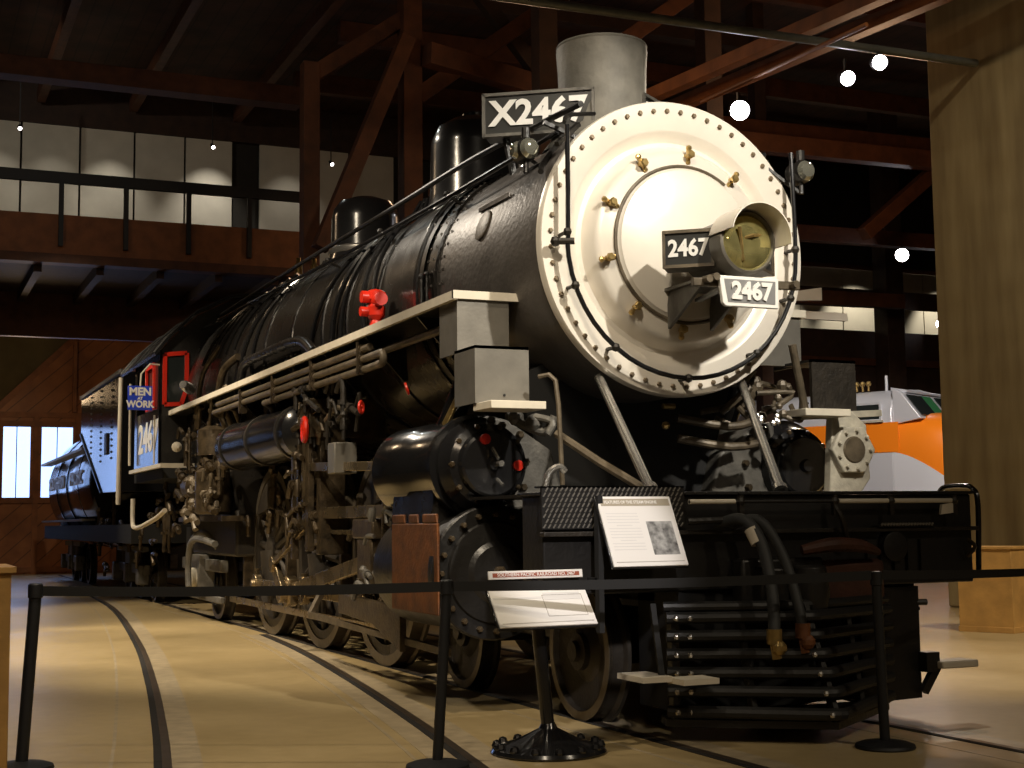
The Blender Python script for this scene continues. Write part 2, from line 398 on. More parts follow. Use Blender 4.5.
# smokebox front U handrail
pts = [(-.85, .90, 3.74), (-.85, .90, 3.35), (-.855, .90, 3.0)]
for i in range(25):
    a = PI + (i / 24) * PI
    pts.append((.86 * math.cos(a), .90, 3.0 + .86 * math.sin(a) ))
pts += [(.86, .90, 3.25), (.86, .92, 3.72)]
hr = MB().tube(pts, .016, 10).build('front_handrail', 'gloss_black', loco)
for a in (177, 200, 232, 270, 308, 340, 3):
    a = math.radians(a); p = V((.86 * math.cos(a), .90, 3.0 + .86 * math.sin(a)))
    MB().cyl(p, p + V((0, .13, 0)), .013, 8).sph(p, .03, 8).build('rail_stanchion', 'grime_dark', hr)
# knob at the left side with stub
MB().cyl((-.93, .93, 2.985), (-.82, .88, 2.985), .022, 8).sph((-.93, .93, 2.985), .035, 8).build('rail_knob', 'grime_dark', hr)
# classification lamps
for s in (-1, 1):
    c = V((s * .96, 1.3 if s < 0 else .95, 3.66 if s < 0 else 3.60))
    L = MB().lathe([(.05, -.09), (.068, -.06), (.078, -.02), (.078, .08), (.06, .10), (0, .11)], c, FY, 20).cyl(c + V((0, 0, .08)), c + V((0, 0, .15)), .03, 10).cyl(c + V((0, 0, -.15)), c - V((0, 0, .07)), .018, 8)
    L.bar(c + V((0, .02, -.14)), (s * .62, c.y + .12, 3.72), .03, .02)
    L = L.build('marker_lamp', 'satin_black', loco)
    MB().lathe([(.070, 0), (.05, -.03), (0, -.045)], c + V((0, -.06, 0)), FY, 20).build('front_lens', 'marker_lens', L)
    MB().lathe([(.06, 0), (.04, .03), (0, .04)], c + V((s * .062, .02, 0)), (s, 0, 0), 16).build('side_lens', 'marker_lens', L)
# clutter beside the left lamp: valve brackets and rod braces
b = MB(); b.bar((-.66, 1.12, 3.82), (-.90, .95, 3.62), .03, .03); b.bar((-.92, 1.1, 3.80), (-.62, 1.1, 3.70), .025, .025)
b.tube([(-.50, 1.2, 3.93), (-.75, 1.08, 3.86), (-.86, .92, 3.76)], .014, 8, 5); b.tube([(-.5, 1.6, 3.92), (-.8, 1.35, 3.62), (-.9, 1.2, 3.5)], .02, 8, 4)
b.build('lamp_bracket', 'satin_black', loco)
# smokestack
st = MB().lathe([(.46, 3.90), (.40, 3.98), (.335, 4.08), (.320, 4.25), (.328, 4.52), (.338, 4.66), (.330, 4.715), (.30, 4.725), (.28, 4.70), (.27, 4.1)], (0, 2.05, 0), (0, 0, 1), 48, cap=False).build('smokestack', 'stack_iron', loco)
MB().tube([(.32 * math.cos(a), 2.05 + .32 * math.sin(a), 4.70) for a in [k * PI / 20 for k in range(40)]], .018, 8, closed=True).build('stack_rim', 'stack_iron', st)
# train indicator boards beside the stack
for s in (-1, 1):
    A = V((s * .86, 2.26, 4.16)); B = V((s * .20, 1.80, 4.16)); d = (B - A).normalized(); nrm = V((0, 0, 1)).cross(d)
    if nrm.y > 0: nrm = -nrm
    R = Matrix((d, nrm, V((0, 0, 1)))).transposed(); c = (A + B) / 2; L = (B - A).length
    tb = MB().box(c - nrm * .10, (L, .20, .31), R).build('indicator_board', 'board_black', loco, bevel=.008)
    f = MB()
    for dz in (-.15, .15): f.box(c + V((0, 0, dz)), (L + .02, .04, .022), R)
    for k in (-1, 1): f.box(c + d * (k * L / 2), (.022, .04, .32), R)
    f.build('board_frame', 'casting_grey', tb)
    rr = d if s < 0 else -d
    text('board_letters', 'X2467', .255, c + nrm * .012, rr, (0, 0, 1), 'number_white', tb, ext=.004, bold=.008, sx=1.02)
    MB().bar(c + d * .2 + V((0, .1, -.15)), c + d * .2 + V((0, .1, -.42)), .04, .04).bar(c - d * .2 + V((0, .1, -.15)), V((c - d * .2).to_tuple()) + V((-s * .1, .1, -.62)), .04, .04).build('board_stand', 'satin_black', tb)
# domes
sd = MB().lathe([(.54, 3.78), (.47, 3.95), (.43, 4.10), (.42, 4.55), (.41, 4.62), (.36, 4.73), (.25, 4.80), (.12, 4.83), (0, 4.835)], (0, 4.50, 0), (0, 0, 1), 40).build('sand_dome', 'gloss_black', loco)
MB().lathe([(.14, 4.80), (.14, 4.86), (.10, 4.88), (0, 4.885)], (0, 4.50, 0), (0, 0, 1), 20).build('dome_lid', 'gloss_black', sd)
sd2 = MB().lathe([(.50, 3.85), (.43, 4.05), (.385, 4.2), (.375, 4.57), (.355, 4.67), (.29, 4.76), (.15, 4.81), (0, 4.82)], (0, 7.8, 0), (0, 0, 1), 40).build('steam_dome', 'gloss_black', loco)
MB().lathe([(.40, 4.16), (.41, 4.18), (.41, 4.22), (.385, 4.24)], (0, 7.8, 0), (0, 0, 1), 40, cap=False).build('dome_band', 'bright_steel', sd2)
for k in range(3):
    MB().cyl((-.2 + .2 * k, 9.9, 4.1), (-.2 + .2 * k, 9.9, 4.42), .05, 12).cyl((-.2 + .2 * k, 9.9, 4.42), (-.2 + .2 * k, 9.9, 4.5), .03, 10).build('safety_valve', 'brass', loco)
MB().cyl((.35, 9.4, 4.0), (.35, 9.4, 4.3), .02, 8).lathe([(.05, 4.3), (.05, 4.5), (.02, 4.55)], (.35, 9.4, 0), (0, 0, 1), 12).build('whistle', 'brass', loco)
MB().box((.0, 2.9, 4.02), (.3, .3, .12)).build('turbo_generator', 'satin_black', loco)
# long boiler handrails
for s in (-1, 1):
    h = MB().tube([(s * .80, 1.15, 3.76), (s * .86, 2.2, 3.72), (s * .88, 4.0, 3.72), (s * .90, 6.0, 3.75), (s * .93, 8.5, 3.80), (s * .95, 12.2, 3.86)], .017, 8, 4).build('boiler_handrail', 'gloss_black', loco)
    for yy in (1.6, 3.0, 4.6, 6.2, 7.8, 9.4, 11.0):
        x = s * (.855 + .009 * (yy - 1.6)); z = 3.73 + .012 * (yy - 2)
        MB().cyl((x, yy, z), (s * .66, yy, z - .12), .014, 8).sph((x, yy, z), .03, 8).build('handrail_stanchion', 'satin_black', h)
# second pipe rail above
MB().tube([(-.55, 1.3, 4.02), (-.62, 3.0, 4.06), (-.66, 5.0, 4.05), (-.7, 8.0, 4.06), (-.72, 12.0, 4.05)], .022, 8, 4).build('conduit_pipe', 'satin_black', loco)
def wrap(r, y, a0, a1, y1=None, n=16):
    y1 = y if y1 is None else y1
    return [(-r * math.cos(a0 + (a1 - a0) * i / n), y + (y1 - y) * i / n, ZB + r * math.sin(a0 + (a1 - a0) * i / n)) for i in range(n + 1)]
R_ = math.radians
for (y0, y1, rr) in ((4.5, 4.15, .02), (4.62, 4.5, .025), (4.9, 5.2, .02), (5.05, 5.5, .026), (5.3, 6.3, .02), (8.2, 9.1, .025), (8.0, 8.5, .02)):
    MB().tube([(-.35, (y0 + 4.75) / 2 if y0 < 6 else y0, 4.15)] + wrap(1.07 + (.05 if y0 > 6 else 0), y0, R_(70), R_(-14), y1), rr, 8).build('sand_pipe', 'gloss_black', loco)
MB().tube([(-.3, 3.6, 4.0)] + wrap(1.02, 3.55, R_(70), R_(30), 3.35) + [(-.95, 3.3, 3.1), (-.98, 3.28, 2.75)], .022, 8).build('drain_pipe', 'satin_black', loco)
for dy in (0, .12): MB().cyl((-1.02, 3.05 + dy, 2.74), (-1.02, 3.05 + dy, 3.12), .013, 8).sph((-1.02, 3.05 + dy, 3.12), .025, 8).build('test_cock', 'satin_black', loco)
# maker's plate and bracket on the smokebox side
a = R_(18); n = V((-math.cos(a), 0, math.sin(a)))
mp_ = MB().lathe([(.115, 0), (.115, .012), (.10, .018), (0, .018)], V((0, 2.12, ZB)) + n * .972, n, 28).build('maker_plate', 'pipe_tan', loco)
a = R_(27); n = V((-math.cos(a), 0, math.sin(a)))
MB().bar(V((0, 1.75, ZB)) + n * .99, V((0, 2.3, ZB)) + n * .99, .02, .03).build('plate_ledge', 'graphite', loco)
# running boards, step boxes, brackets
for s in (-1, 1):
    X = lambda v: s * v
    rb = MB().prism([(X(1.35), 1.57), (X(1.35), 12.4), (X(.9), 12.4), (X(.9), 1.57)], 'z', 2.69, 2.715).build('running_board', 'satin_black', loco)
    MB().b2((X(1.35), 1.55, 2.685), (X(1.385), 12.42, 2.745)).b2((X(1.385), 1.545, 2.69), (X(.88), 1.575, 2.745)).build('painted_edge', 'cream_edge', rb)
    for yy in (2.4, 3.6, 4.8, 6.0, 7.2, 8.4, 9.6, 10.8):
        MB().prism([(X(1.33), 2.685), (X(1.0), 2.685), (X(.98), 2.35), (X(1.02), 2.35)], 'y', yy, yy + .02).build('board_bracket', 'satin_black', rb)
    g1 = MB().b2((X(1.35), 1.57, 2.33), (X(.98), 1.60, 2.69)).b2((X(1.33), 1.60, 2.33), (X(1.35), 1.9, 2.69)).build('upper_step_riser', 'step_grey', loco)
    e_ = .22 if s > 0 else 0
    g2 = MB().b2((X(1.36) + e_, 1.24, 1.975), (X(.985) + e_, 1.27, 2.345)).b2((X(1.36) + e_, 1.27, 1.975), (X(1.345) + e_, 1.60, 2.345)).b2((X(1.36) + e_, 1.24, 2.325), (X(.985) + e_, 1.60, 2.345))
    g2 = g2.build('lower_step_riser', 'step_grey' if s < 0 else 'grime_dark', loco)
    MB().cyl((X(1.16), 1.24, 2.03), (X(1.16), 1.232, 2.03), .008, 8).build('riser_screw', 'flat_black', g2)
    MB().b2((X(1.35), 1.0, 1.925), (X(.975), 1.30, 1.975)).build('step_tread', 'cream_edge', loco, bevel=.004)
# red valve on the running board
rv = MB()
rv.lathe([(.05, 2.74), (.06, 2.80), (.045, 2.86), (.075, 2.90), (.08, 2.97), (.055, 3.0), (.085, 3.03), (.085, 3.09), (.05, 3.11), (0, 3.12)], (-1.17, 3.85, 0), (0, 0, 1), 20)
rv.cyl((-1.17, 3.85, 3.02), (-1.17, 3.70, 3.02), .055, 14).cyl((-1.17, 3.85, 2.93), (-1.30, 3.85, 2.93), .04, 12).cyl((-1.17, 3.85, 3.05), (-1.29, 3.85, 3.05), .05, 14).tube([(-1.17, 3.85, 2.80), (-1.2, 3.95, 2.75), (-1.22, 4.1, 2.73)], .03, 8, 3)
rv.build('check_valve', 'paint_red', loco)
# pipe bundle under the running board
for z, y0, y1, x in ((2.60, 3.5, 9.2, -1.33), (2.52, 3.3, 9.4, -1.33), (2.44, 3.3, 7.0, -1.32), (2.56, 2.0, 9.0, -1.25)):
    MB().tube([(x, y0, z), (x, y1, z), (x + .1, y1 + .12, z - .03), (x + .2, y1 + .15, z - .25)], .030, 10).build('cooling_pipe', 'pipe_tan', loco)
MB().tube([(-1.33, 3.3, 2.52), (-1.33, 3.2, 2.52), (-1.33, 3.17, 2.48), (-1.33, 3.2, 2.44), (-1.33, 3.3, 2.44)], .03, 10, 3).build('pipe_bend', 'pipe_tan', loco)
for yy in (3.7, 5.1, 6.5, 7.9):
    b = MB()
    for z in (2.60, 2.52, 2.44): b.lathe([(.036, -.03), (.042, -.03), (.042, .03), (.036, .03)], (-1.33, yy, z), FY, 12)
    b.bar((-1.37, yy, 2.66), (-1.37, yy, 2.40), .02, .02); b.build('pipe_clamp', 'grime', loco)
# air reservoirs
def tank(cx, cz, r, y0, y1, m='gloss_black', nm='air_reservoir'):
    t = MB().lathe([(0, y0 - .09), (r * .5, y0 - .075), (r * .85, y0 - .035), (r, y0), (r, y1), (r * .85, y1 + .05), (0, y1 + .1)], (cx, 0, cz), FY, 40).build(nm, m, loco)
    for yy in (y0 + .25, (y0 + y1) / 2, y1 - .25):
        MB().lathe([(r, yy - .03), (r + .012, yy - .03), (r + .012, yy + .03), (r, yy + .03)], (cx, 0, cz), FY, 40, cap=False).bar((cx, yy, cz + r), (cx + .05 * (1 if cx < 0 else -1), yy, 2.69), .03, .05).build('tank_strap', 'grime_dark', t)
    MB().cyl((cx, y0 - .12, cz), (cx, y0 - .06, cz), .03, 8).cyl((cx + .1, y0 - .1, cz - .08), (cx + .1, y0 - .04, cz - .08), .025, 8).build('tank_plug', 'brass', t)
tank(-1.18, 2.09, .255, 5.85, 8.85); tank(1.18, 2.09, .255, 5.85, 8.85)
# cylinders and valve chests
for s in (-1, 1):
    cx = s * 1.15
    vx = cx if s < 0 else cx + .13
    c = MB().lathe([(.40, 1.50), (.40, 2.75), (.36, 2.80), (0, 2.80)], (cx, 0, .90), FY, 48).build('cylinder', 'satin_black', loco)
    MB().lathe([(.40, 1.52), (.435, 1.52), (.435, 1.45), (.425, 1.44), (.33, 1.44), (.32, 1.42), (.20, 1.41), (.17, 1.385), (.07, 1.375), (0, 1.375)], (cx, 0, .90), FY, 48).build('cylinder_head', 'satin_black', c)
    bm_ = MB().hexbolt((0, 0, 0), BY, .021, .035).mesh('stud', 'grime')
    for i in range(20):
        a = 2 * PI * i / 20; o = bpy.data.objects.new('head_stud', bm_); COL.objects.link(o); o.parent = c; o.location = (cx + .375 * math.cos(a), 1.44, .90 + .375 * math.sin(a))
    MB().hexbolt((cx, 1.376, .90), BY, .045, .05).build('centre_plug', 'grime', c)
    v = MB().lathe([(.33, 1.72), (.345, 1.72), (.345, 1.78), (.31, 1.80), (.31, 2.35), (.33, 2.40), (.33, 3.0), (.25, 3.1), (0, 3.1)], (vx, 0, 1.60), FY, 48).build('valve_chest', 'gloss_black', loco)
    MB().lathe([(.30, 1.74), (.315, 1.64), (.285, 1.60), (.27, 1.54), (.225, 1.52), (.215, 1.47), (.20, 1.455), (.05, 1.45), (.04, 1.42), (0, 1.415)], (vx, 0, 1.60), FY, 48).build('valve_cover', 'gloss_black', v)
    for i in range(10):
        a = 2 * PI * i / 10; o = bpy.data.objects.new('cover_stud', bm_); COL.objects.link(o); o.parent = v; o.location = (vx + .255 * math.cos(a), 1.555, 1.60 + .255 * math.sin(a))
    MB().prism([(cx - .30, 1.1), (cx + .30, 1.1), (cx + .26, 1.5), (cx - .26, 1.5)], 'y', 1.82, 2.70).build('cylinder_block', 'jacket_black', c, bevel=.03)
    # sloped saddle wing
    MB().prism([(s * 1.12, 1.93), (s * .98, 1.90), (s * .66, 1.70), (s * .58, 1.42), (s * .9, 1.30), (s * 1.15, 1.32)], 'y', 1.60, 2.70).build('saddle_wing', 'casting_grey', loco, bevel=.02)
    for (x, z) in ((1.03, 1.86), (.90, 1.80), (.86, 1.62), (.88, 1.45)): MB().hexbolt((s * x, 1.60, z), BY, .028, .04).build('wing_bolt', 'grime', loco)
MB().prism([(-.7, .75), (.7, .75), (.7, 1.7), (.85, 2.2), (.55, 2.35), (-.55, 2.35), (-.85, 2.2), (-.7, 1.7)], 'y', 1.75, 2.75).build('saddle', 'flat_black', loco)
for (dx, dz) in ((.17, -.01), (-.06, .16)):
    MB().lathe([(.035, 0), (.035, .03), (0, .035)], (-1.15 + dx, 1.46, 1.60 + dz), BY, 12).build('red_cap', 'paint_red', loco)
MB().cyl((-1.13, 1.42, 1.60), (-1.13, 1.36, 1.60), .02, 8).cyl((-1.17, 1.42, 1.70), (-1.15, 1.37, 1.63), .013, 8).cyl((-1.14, 1.42, 1.50), (-1.12, 1.37, 1.46), .013, 8).build('valve_stub', 'bright_steel', loco)
# cream cutaway flange on the far cylinder side
fl = MB().prism([(1.27, 1.40), (1.31, 1.93), (1.46, 1.99), (1.60, 1.88), (1.62, 1.5), (1.52, 1.38)], 'y', 1.16, 1.24).lathe([(.185, 0), (.185, -.05), (0, -.05)], (1.45, 1.16, 1.70), FY, 6).build('flange_plate', 'casting_cream', loco, bevel=.01)
for i in range(9):
    a = 2 * PI * i / 9; MB().hexbolt((1.45 + .135 * math.cos(a), 1.115, 1.70 + .135 * math.sin(a)), BY, .014, .03).build('flange_bolt', 'casting_cream', fl)
MB().lathe([(.095, -.05), (.085, -.062), (0, -.058)], (1.45, 1.16, 1.70), FY, 24).build('flange_bore', 'pipe_tan', fl)
MB().bar((1.05, 1.2, 1.93), (1.75, 1.2, 1.97), .05, .045).build('flange_arm', 'casting_cream', fl)
# left cylinder side: orange-brown plate, notched along the top
MB().b2((-1.57, 1.38, .64), (-1.55, 2.28, 1.22)).b2((-1.57, 2.02, 1.22), (-1.55, 2.27, 1.28)).b2((-1.57, 1.76, 1.22), (-1.55, 1.93, 1.28)).b2((-1.57, 1.40, 1.22), (-1.55, 1.66, 1.28)).build('brown_side_plate', 'orange_brown', loco, bevel=.01)
MB().b2((-1.55, 1.6, 1.0), (-1.45, 2.2, 1.1)).build('side_plate_bracket', 'flat_black', loco)
# slanting steam delivery pipes by the smokebox
for s in (-1, 1):
    MB().tube([(s * 1.12, 2.35, 1.9), (s * 1.10, 2.1, 2.15), (s * .98, 1.95, 2.55)], .085, 20, 4).build('steam_pipe', 'gloss_black', loco)
MB().cyl((-1.22, 2.15, 1.9), (-1.12, 1.9, 2.25), .025, 10).build('slant_rod', 'brass', loco)
# smokebox braces
BR = {-1: V((-.69, .18, 1.39)), 1: V((.20, .18, 1.39))}
for s in (-1, 1):
    MB().cyl((s * .54, 1.12, 2.15), BR[s], .03, 14).lathe([(.045, 0), (.045, .04)], BR[s], V((s * .54, 1.12, 2.15)) - BR[s], 12).build('smokebox_brace', 'bright_steel', loco)
# pipes in front of the left wing
b = MB().tube([(-1.02, 1.5, 1.92), (-.98, 1.38, 1.86), (-.86, 1.28, 1.80), (-.80, 1.25, 1.90)], .03, 10, 4).tube([(-.92, 1.3, 1.90), (-.84, 1.2, 1.86), (-.88, 1.2, 1.78)], .025, 10, 4).sph((-.92, 1.32, 1.86), .06, 10).sph((-1.0, 1.42, 1.9), .055, 10)
b.build('lubricator_fittings', 'casting_grey', loco)
MB().tube([(-.98, 1.1, 2.14), (-.93, 1.05, 2.15), (-.90, 1.02, 2.11), (-.89, 1.0, 1.95), (-.88, .98, 1.45)], .016, 8).build('vertical_pipe', 'pipe_tan', loco)
MB().tube([(-.86, 1.1, 1.78), (-.70, .8, 1.58), (-.56, .5, 1.41)], .028, 8).build('angled_brace', 'pipe_tan', loco)
MB().tube([(-.72, 1.2, 1.72), (-.55, .8, 1.50), (-.48, .6, 1.41)], .018, 8).build('angled_brace', 'grime', loco)
MB().tube([(-1.02, .95, 1.41), (-1.0, .92, 1.52), (-.94, .9, 1.56), (-.90, .9, 1.53)], .022, 8, 4).build('curved_stub', 'bright_steel', loco)
# right side clutter above far valve chest
random.seed(3)
b = MB()
for i in range(16):
    x = random.uniform(.55, 1.15); z = random.uniform(1.88, 2.3); y = random.uniform(1.2, 1.6)
    b.tube([(x, y, z), (x + random.uniform(-.15, .15), y - .05, z + random.uniform(-.1, .1)), (x + random.uniform(-.2, .2), y, z + random.uniform(-.15, .15))], random.uniform(.012, .03), 8, 3); b.sph((x, y - .03, z), random.uniform(.02, .05), 8)
b.build('lubricator_pipes', 'pipe_tan', loco)
for i in range(7): MB().sph((random.uniform(.6, .85), 1.1, random.uniform(1.86, 2.0)), .022, 8).build('oil_cap', 'bright_steel', loco)
MB().cyl((.95, 1.1, 2.42), (1.08, 1.15, 1.95), .028, 10).build('far_brace', 'pipe_tan', loco)
MB().tube([(.2, 1.4, 1.92), (.55, 1.3, 1.86), (.75, 1.3, 1.9)], .03, 10, 3).tube([(.2, 1.4, 1.78), (.55, 1.3, 1.72), (.8, 1.3, 1.75)], .03, 10, 3).build('cross_pipe', 'pipe_tan', loco)
MB().sph((.05, 1.3, 1.86), .03, 8).build('brass_cock', 'brass', loco); MB().cyl((.03, 1.3, 1.99), (.12, 1.3, 1.99), .02, 8).build('brass_cock', 'brass', loco)
# frame, deck, pilot beam
MB().b2((-.62, .3, .75), (-.52, 12.0, 1.15)).b2((.52, .3, .75), (.62, 12.0, 1.15)).b2((-.62, .3, 1.15), (.62, 1.9, 1.30)).build('main_frame', 'flat_black', loco)
MB().b2((-1.3, .05, 1.365), (1.3, 1.5, 1.385)).build('front_deck', 'satin_black', loco)
beam = MB().b2((-1.47, 0, .82), (1.49, .28, 1.365)).build('pilot_beam', 'satin_black', loco, bevel=.01)
MB().b2((-1.49, -.03, 1.365), (1.50, .30, 1.385)).build('beam_cap', 'satin_black', beam, bevel=.003)
MB().b2((-1.49, -.06, 1.14), (1.50, 0, 1.165)).build('beam_ledge', 'grime_dark', beam, bevel=.003)
b = MB()
for i in range(40): b.sph((-1.4 + i * .073, -.002, .87), .012, 6); b.sph((-1.4 + i * .073, -.03, 1.375), .008, 6)
b.build('beam_rivets', 'grime_dark', beam)['kind'] = 'stuff'
# diamond tread plate, left
dp = MB().b2((-1.49, -.035, 1.18), (-.60, -.015, 1.415)).b2((-1.49, -.035, 1.405), (-.60, .06, 1.415))
R45 = Matrix.Rotation(R_(50), 3, 'Y')
dp = dp.build('tread_plate', 'satin_black', beam)
b = MB()
for i in range(30):
    for j in range(8):
        x = -1.475 + i * .0295 + (.015 if j % 2 else 0); z = 1.197 + j * .0285
        if x < -.61 and z < 1.40: b.box((x, -.037, z), (.026, .006, .007), Matrix.Rotation(R_(-55), 3, 'Y'))
b.build('tread_diamonds', 'step_grey', dp)
dp = MB().b2((.72, -.075, 1.168), (1.14, -.01, 1.178)).build('step_plate', 'satin_black', beam)
b = MB()
for i in range(18): b.box((.74 + i * .022, -.078, 1.183), (.02, .01, .012), Matrix.Rotation(R_(-35), 3, 'Y'))
b.build('step_diamonds', 'step_grey', dp)
# white striped uncoupling rod
rod = MB().cyl((-.60, -.09, 1.325), (1.28, -.09, 1.325), .011, 10).build('uncoupling_rod', 'satin_black', loco)
for x0, x1 in ((-.60, -.30), (.42, 1.27)): MB().cyl((x0, -.09, 1.325), (x1, -.09, 1.325), .0145, 10).build('white_sleeve', 'cream_edge', rod)
for x in (-.26, .39, .80, 1.28): MB().bar((x, -.09, 1.36), (x, -.09, 1.24), .03, .03).sph((x, -.09, 1.325), .028, 8).build('rod_bracket', 'grime_dark', rod)
MB().tube([(.39, -.09, 1.30), (.42, -.12, 1.22), (.46, -.1, 1.12), (.50, -.08, 1.08)], .018, 8, 3).build('rod_chain', 'grime_dark', rod)
MB().prism([(1.18, 1.30), (1.30, 1.315), (1.27, 1.25), (1.17, 1.24)], 'y', -.10, -.08).build('rod_tab', 'cream_edge', rod)
# grab iron on the right end
MB().tube([(1.53, .0, .86), (1.53, -.02, 1.30), (1.53, .02, 1.40), (1.53, .10, 1.42), (1.53, .24, 1.42), (1.53, .32, 1.40), (1.53, .34, 1.32), (1.53, .34, .95)], .017, 8, 3).build('grab_iron', 'gloss_black', beam)
MB().tube([(1.43, -.03, 1.08), (1.44, -.08, 1.04), (1.42, -.03, .98)], .014, 8, 3).build('lift_ring', 'grime', beam)
b = MB()
for i in range(5):
    b.box((.70 + .1 * i, -.012, .98 + .0 * i), (.07, .03, .22))
b.lathe([(.09, 0), (.09, .05), (.05, .06)], (.85, -.01, 1.05), BY, 20); b.build('beam_bosses', 'satin_black', beam)
# drop coupler, folded
b = MB().b2((-.28, -.12, .62), (.28, .0, 1.0)).b2((-.2, -.20, .70), (.2, -.1, .95)).lathe([(.10, -.12), (.12, 0), (.10, .16)], (.10, -.22, .80), (0, 0, 1), 16)
b.build('coupler_pocket', 'satin_black', loco, bevel=.02)
MB().tube([(.10, -.16, 1.04), (.28, -.20, 1.07), (.50, -.17, 1.06), (.66, -.14, 1.02)], [.03, .045, .04, .02], 10, 5).build('coupler_link', 'rust_dark', loco)
MB().b2((.12, -.10, .66), (.74, -.03, .98)).build('coupler_casting', 'rust_dark', loco, bevel=.04)
# air hoses
for k, (P_, m) in enumerate((([(-.40, -.05, 1.19), (-.36, -.20, 1.225), (-.32, -.28, 1.19), (-.29, -.36, 1.05), (-.30, -.45, .80), (-.33, -.50, .60)], 0), ([(-.30, -.04, 1.19), (-.24, -.16, 1.225), (-.19, -.24, 1.18), (-.13, -.32, 1.0), (-.11, -.40, .78), (-.11, -.45, .62)], 1))):
    h = MB().tube(P_, .034 if not k else .03, 12, 6).build('air_hose', 'hose_rubber', loco)
    e = V(P_[-1])
    MB().cyl(e + V((0, 0, .03)), e - V((0, 0, .05)), .042, 12).bar(e - V((0, 0, .04)), e + V((.01, -.01, -.13)), .045, .045).sph(e + V((.01, -.03, -.07)), .042, 10).build('gladhand', 'brass' if not k else 'orange_brown', h)
    if not k: MB().cyl((-.318, -.285, 1.17), (-.300, -.325, 1.09), .043, 12).build('hose_clamp', 'cream_edge', h)
MB().tube([(-.62, -.10, 1.215), (-.40, -.12, 1.22), (-.22, -.10, 1.215)], .02, 8).build('signal_pipe', 'satin_black', loco)
# pilot (boiler-tube cowcatcher), a V prow of level bars
ZP = (.68, .58, .48, .38, .28, .17)
def prow(z): return -.34 - .26 * (.72 - z) / .55
pil = MB().tube([(-.76, -.05, .74), (0, -.30, .74), (.76, -.05, .74)], .03, 10, 4).build('pilot_top_bar', 'pilot_black', loco)
for z in ZP:
    fy = prow(z)
    MB().tube([(-.76, -.08, z), (-.40, -.08 + (fy + .08) * .48, z), (-.05, fy, z), (.05, fy, z), (.40, -.08 + (fy + .08) * .48, z), (.76, -.08, z)], .034, 10, 3).build('pilot_bar', 'pilot_black', loco)
for x in (-.72, -.36, 0, .36, .72):
    k = 1 - abs(x) / .76
    MB().bar((x, -.08 + (prow(.72) + .08) * k + .03, .74), (x, -.08 + (prow(.14) + .08) * k + .03, .13), .05, .03, up=(1, 0, 0)).build('pilot_rib', 'satin_black', loco)
MB().prism([(-.62, .02), (1.12, .12), (1.12, .50), (-.62, .50)], 'z', .14, .82).build('pilot_back_plate', 'flat_black', loco)
MB().prism([(-.76, -.06), (0, -.60), (.76, -.06), (.70, .1), (-.70, .1)], 'z', .085, .125).build('pilot_shoe', 'satin_black', loco)
for z in ZP:
    fy = prow(z)
    for x, y in ((-.73, -.14), (-.66, -.17), (-.06, fy - .03)): MB().sph((x, y, z), .018, 8).build('pilot_bolt', 'bright_steel', loco)
MB().prism([(.62, .0), (1.12, .08), (1.12, .2), (.62, .2)], 'z', .12, .80).build('pilot_side_plate', 'satin_black', loco)
MB().cyl((1.10, .10, .70), (1.18, .08, .70), .02, 8).cyl((1.10, .12, .66), (1.15, .12, .66), .015, 8).build('side_lug', 'satin_black', loco)
# foot steps
MB().b2((-1.02, -.28, .355), (-.84, .02, .385)).build('foot_step', 'cream_edge', loco)
MB().b2((-.84, -.40, .345), (-.62, -.22, .375)).build('foot_step_front', 'cream_edge', loco)
MB().bar((-.86, -.2, .36), (-.80, 0, .75), .03, .04).build('step_hanger', 'flat_black', loco)
st_ = MB().b2((1.18, -.05, .30), (1.46, .12, .345)).build('right_foot_step', 'cream_edge', loco, bevel=.01)
MB().bar((1.10, .04, .16), (1.22, .04, .33), .04, .05).b2((1.10, 0, .28), (1.20, .10, .40)).build('step_bracket', 'satin_black', st_)

# ------------------------------------------------------------------ wheels
def add_driver(s, y, main=False, th=R_(252)):
    cx = s * .80; r = .905; cz = .927; o = s
    ax = (s, 0, 0)
    w = MB()
    # rim (inner), hub and spokes
    w.lathe([(.75, -.12), (.84, -.12), (.84, -.01), (.75, -.01), (.75, -.12)], (cx, y, cz), ax, 56, cap=False)
    w.lathe([(.11, -.14), (.15, -.12), (.16, .03), (.12, .05), (0, .05)], (cx, y, cz), ax, 28)
    for i in range(16):
        a = 2 * PI * i / 16 + .1
        p = V((cx - s * .04, y + .13 * math.cos(a), cz + .13 * math.sin(a))); q = V((cx - s * .07, y + .78 * math.cos(a), cz + .78 * math.sin(a)))
        w.tube([p, q], [.048, .036], 8)
    # crank boss
    py, pz = y + .36 * math.cos(th), cz + .36 * math.sin(th)
    w.tube([(cx - s * .02, y, cz), (cx - s * .02, py, pz)], [.15, .13], 20)
    w = w.build('driving_wheel', 'wheel_iron', loco)
    MB().lathe([(.84, -.14), (.955, -.14), (.955, -.115), (.927, -.10), (.927, .0), (.84, .0), (.84, -.14)], (cx, y, cz), ax, 72, cap=False).build('tyre', 'tyre_steel', w)
    # counterweight opposite the pin
    poly = [(y + .80 * math.cos(th + PI + t), cz + .80 * math.sin(th + PI + t)) for t in [(-52 + 8 * k) * PI / 180 for k in range(14)]]
    if main: poly = [(y + .80 * math.cos(th + PI + t), cz + .80 * math.sin(th + PI + t)) for t in [(-70 + 10 * k) * PI / 180 for k in range(15)]]
    MB().prism(poly, 'x', cx - s * .10, cx - s * -.01).build('counterweight', 'wheel_iron', w, bevel=.01)
    MB().cyl((cx, py, pz), (cx + s * (.36 if main else .24), py, pz), .055, 16).build('crank_pin', 'rod_steel', w)
    return py, pz
DR = (4.79, 6.77, 8.75)
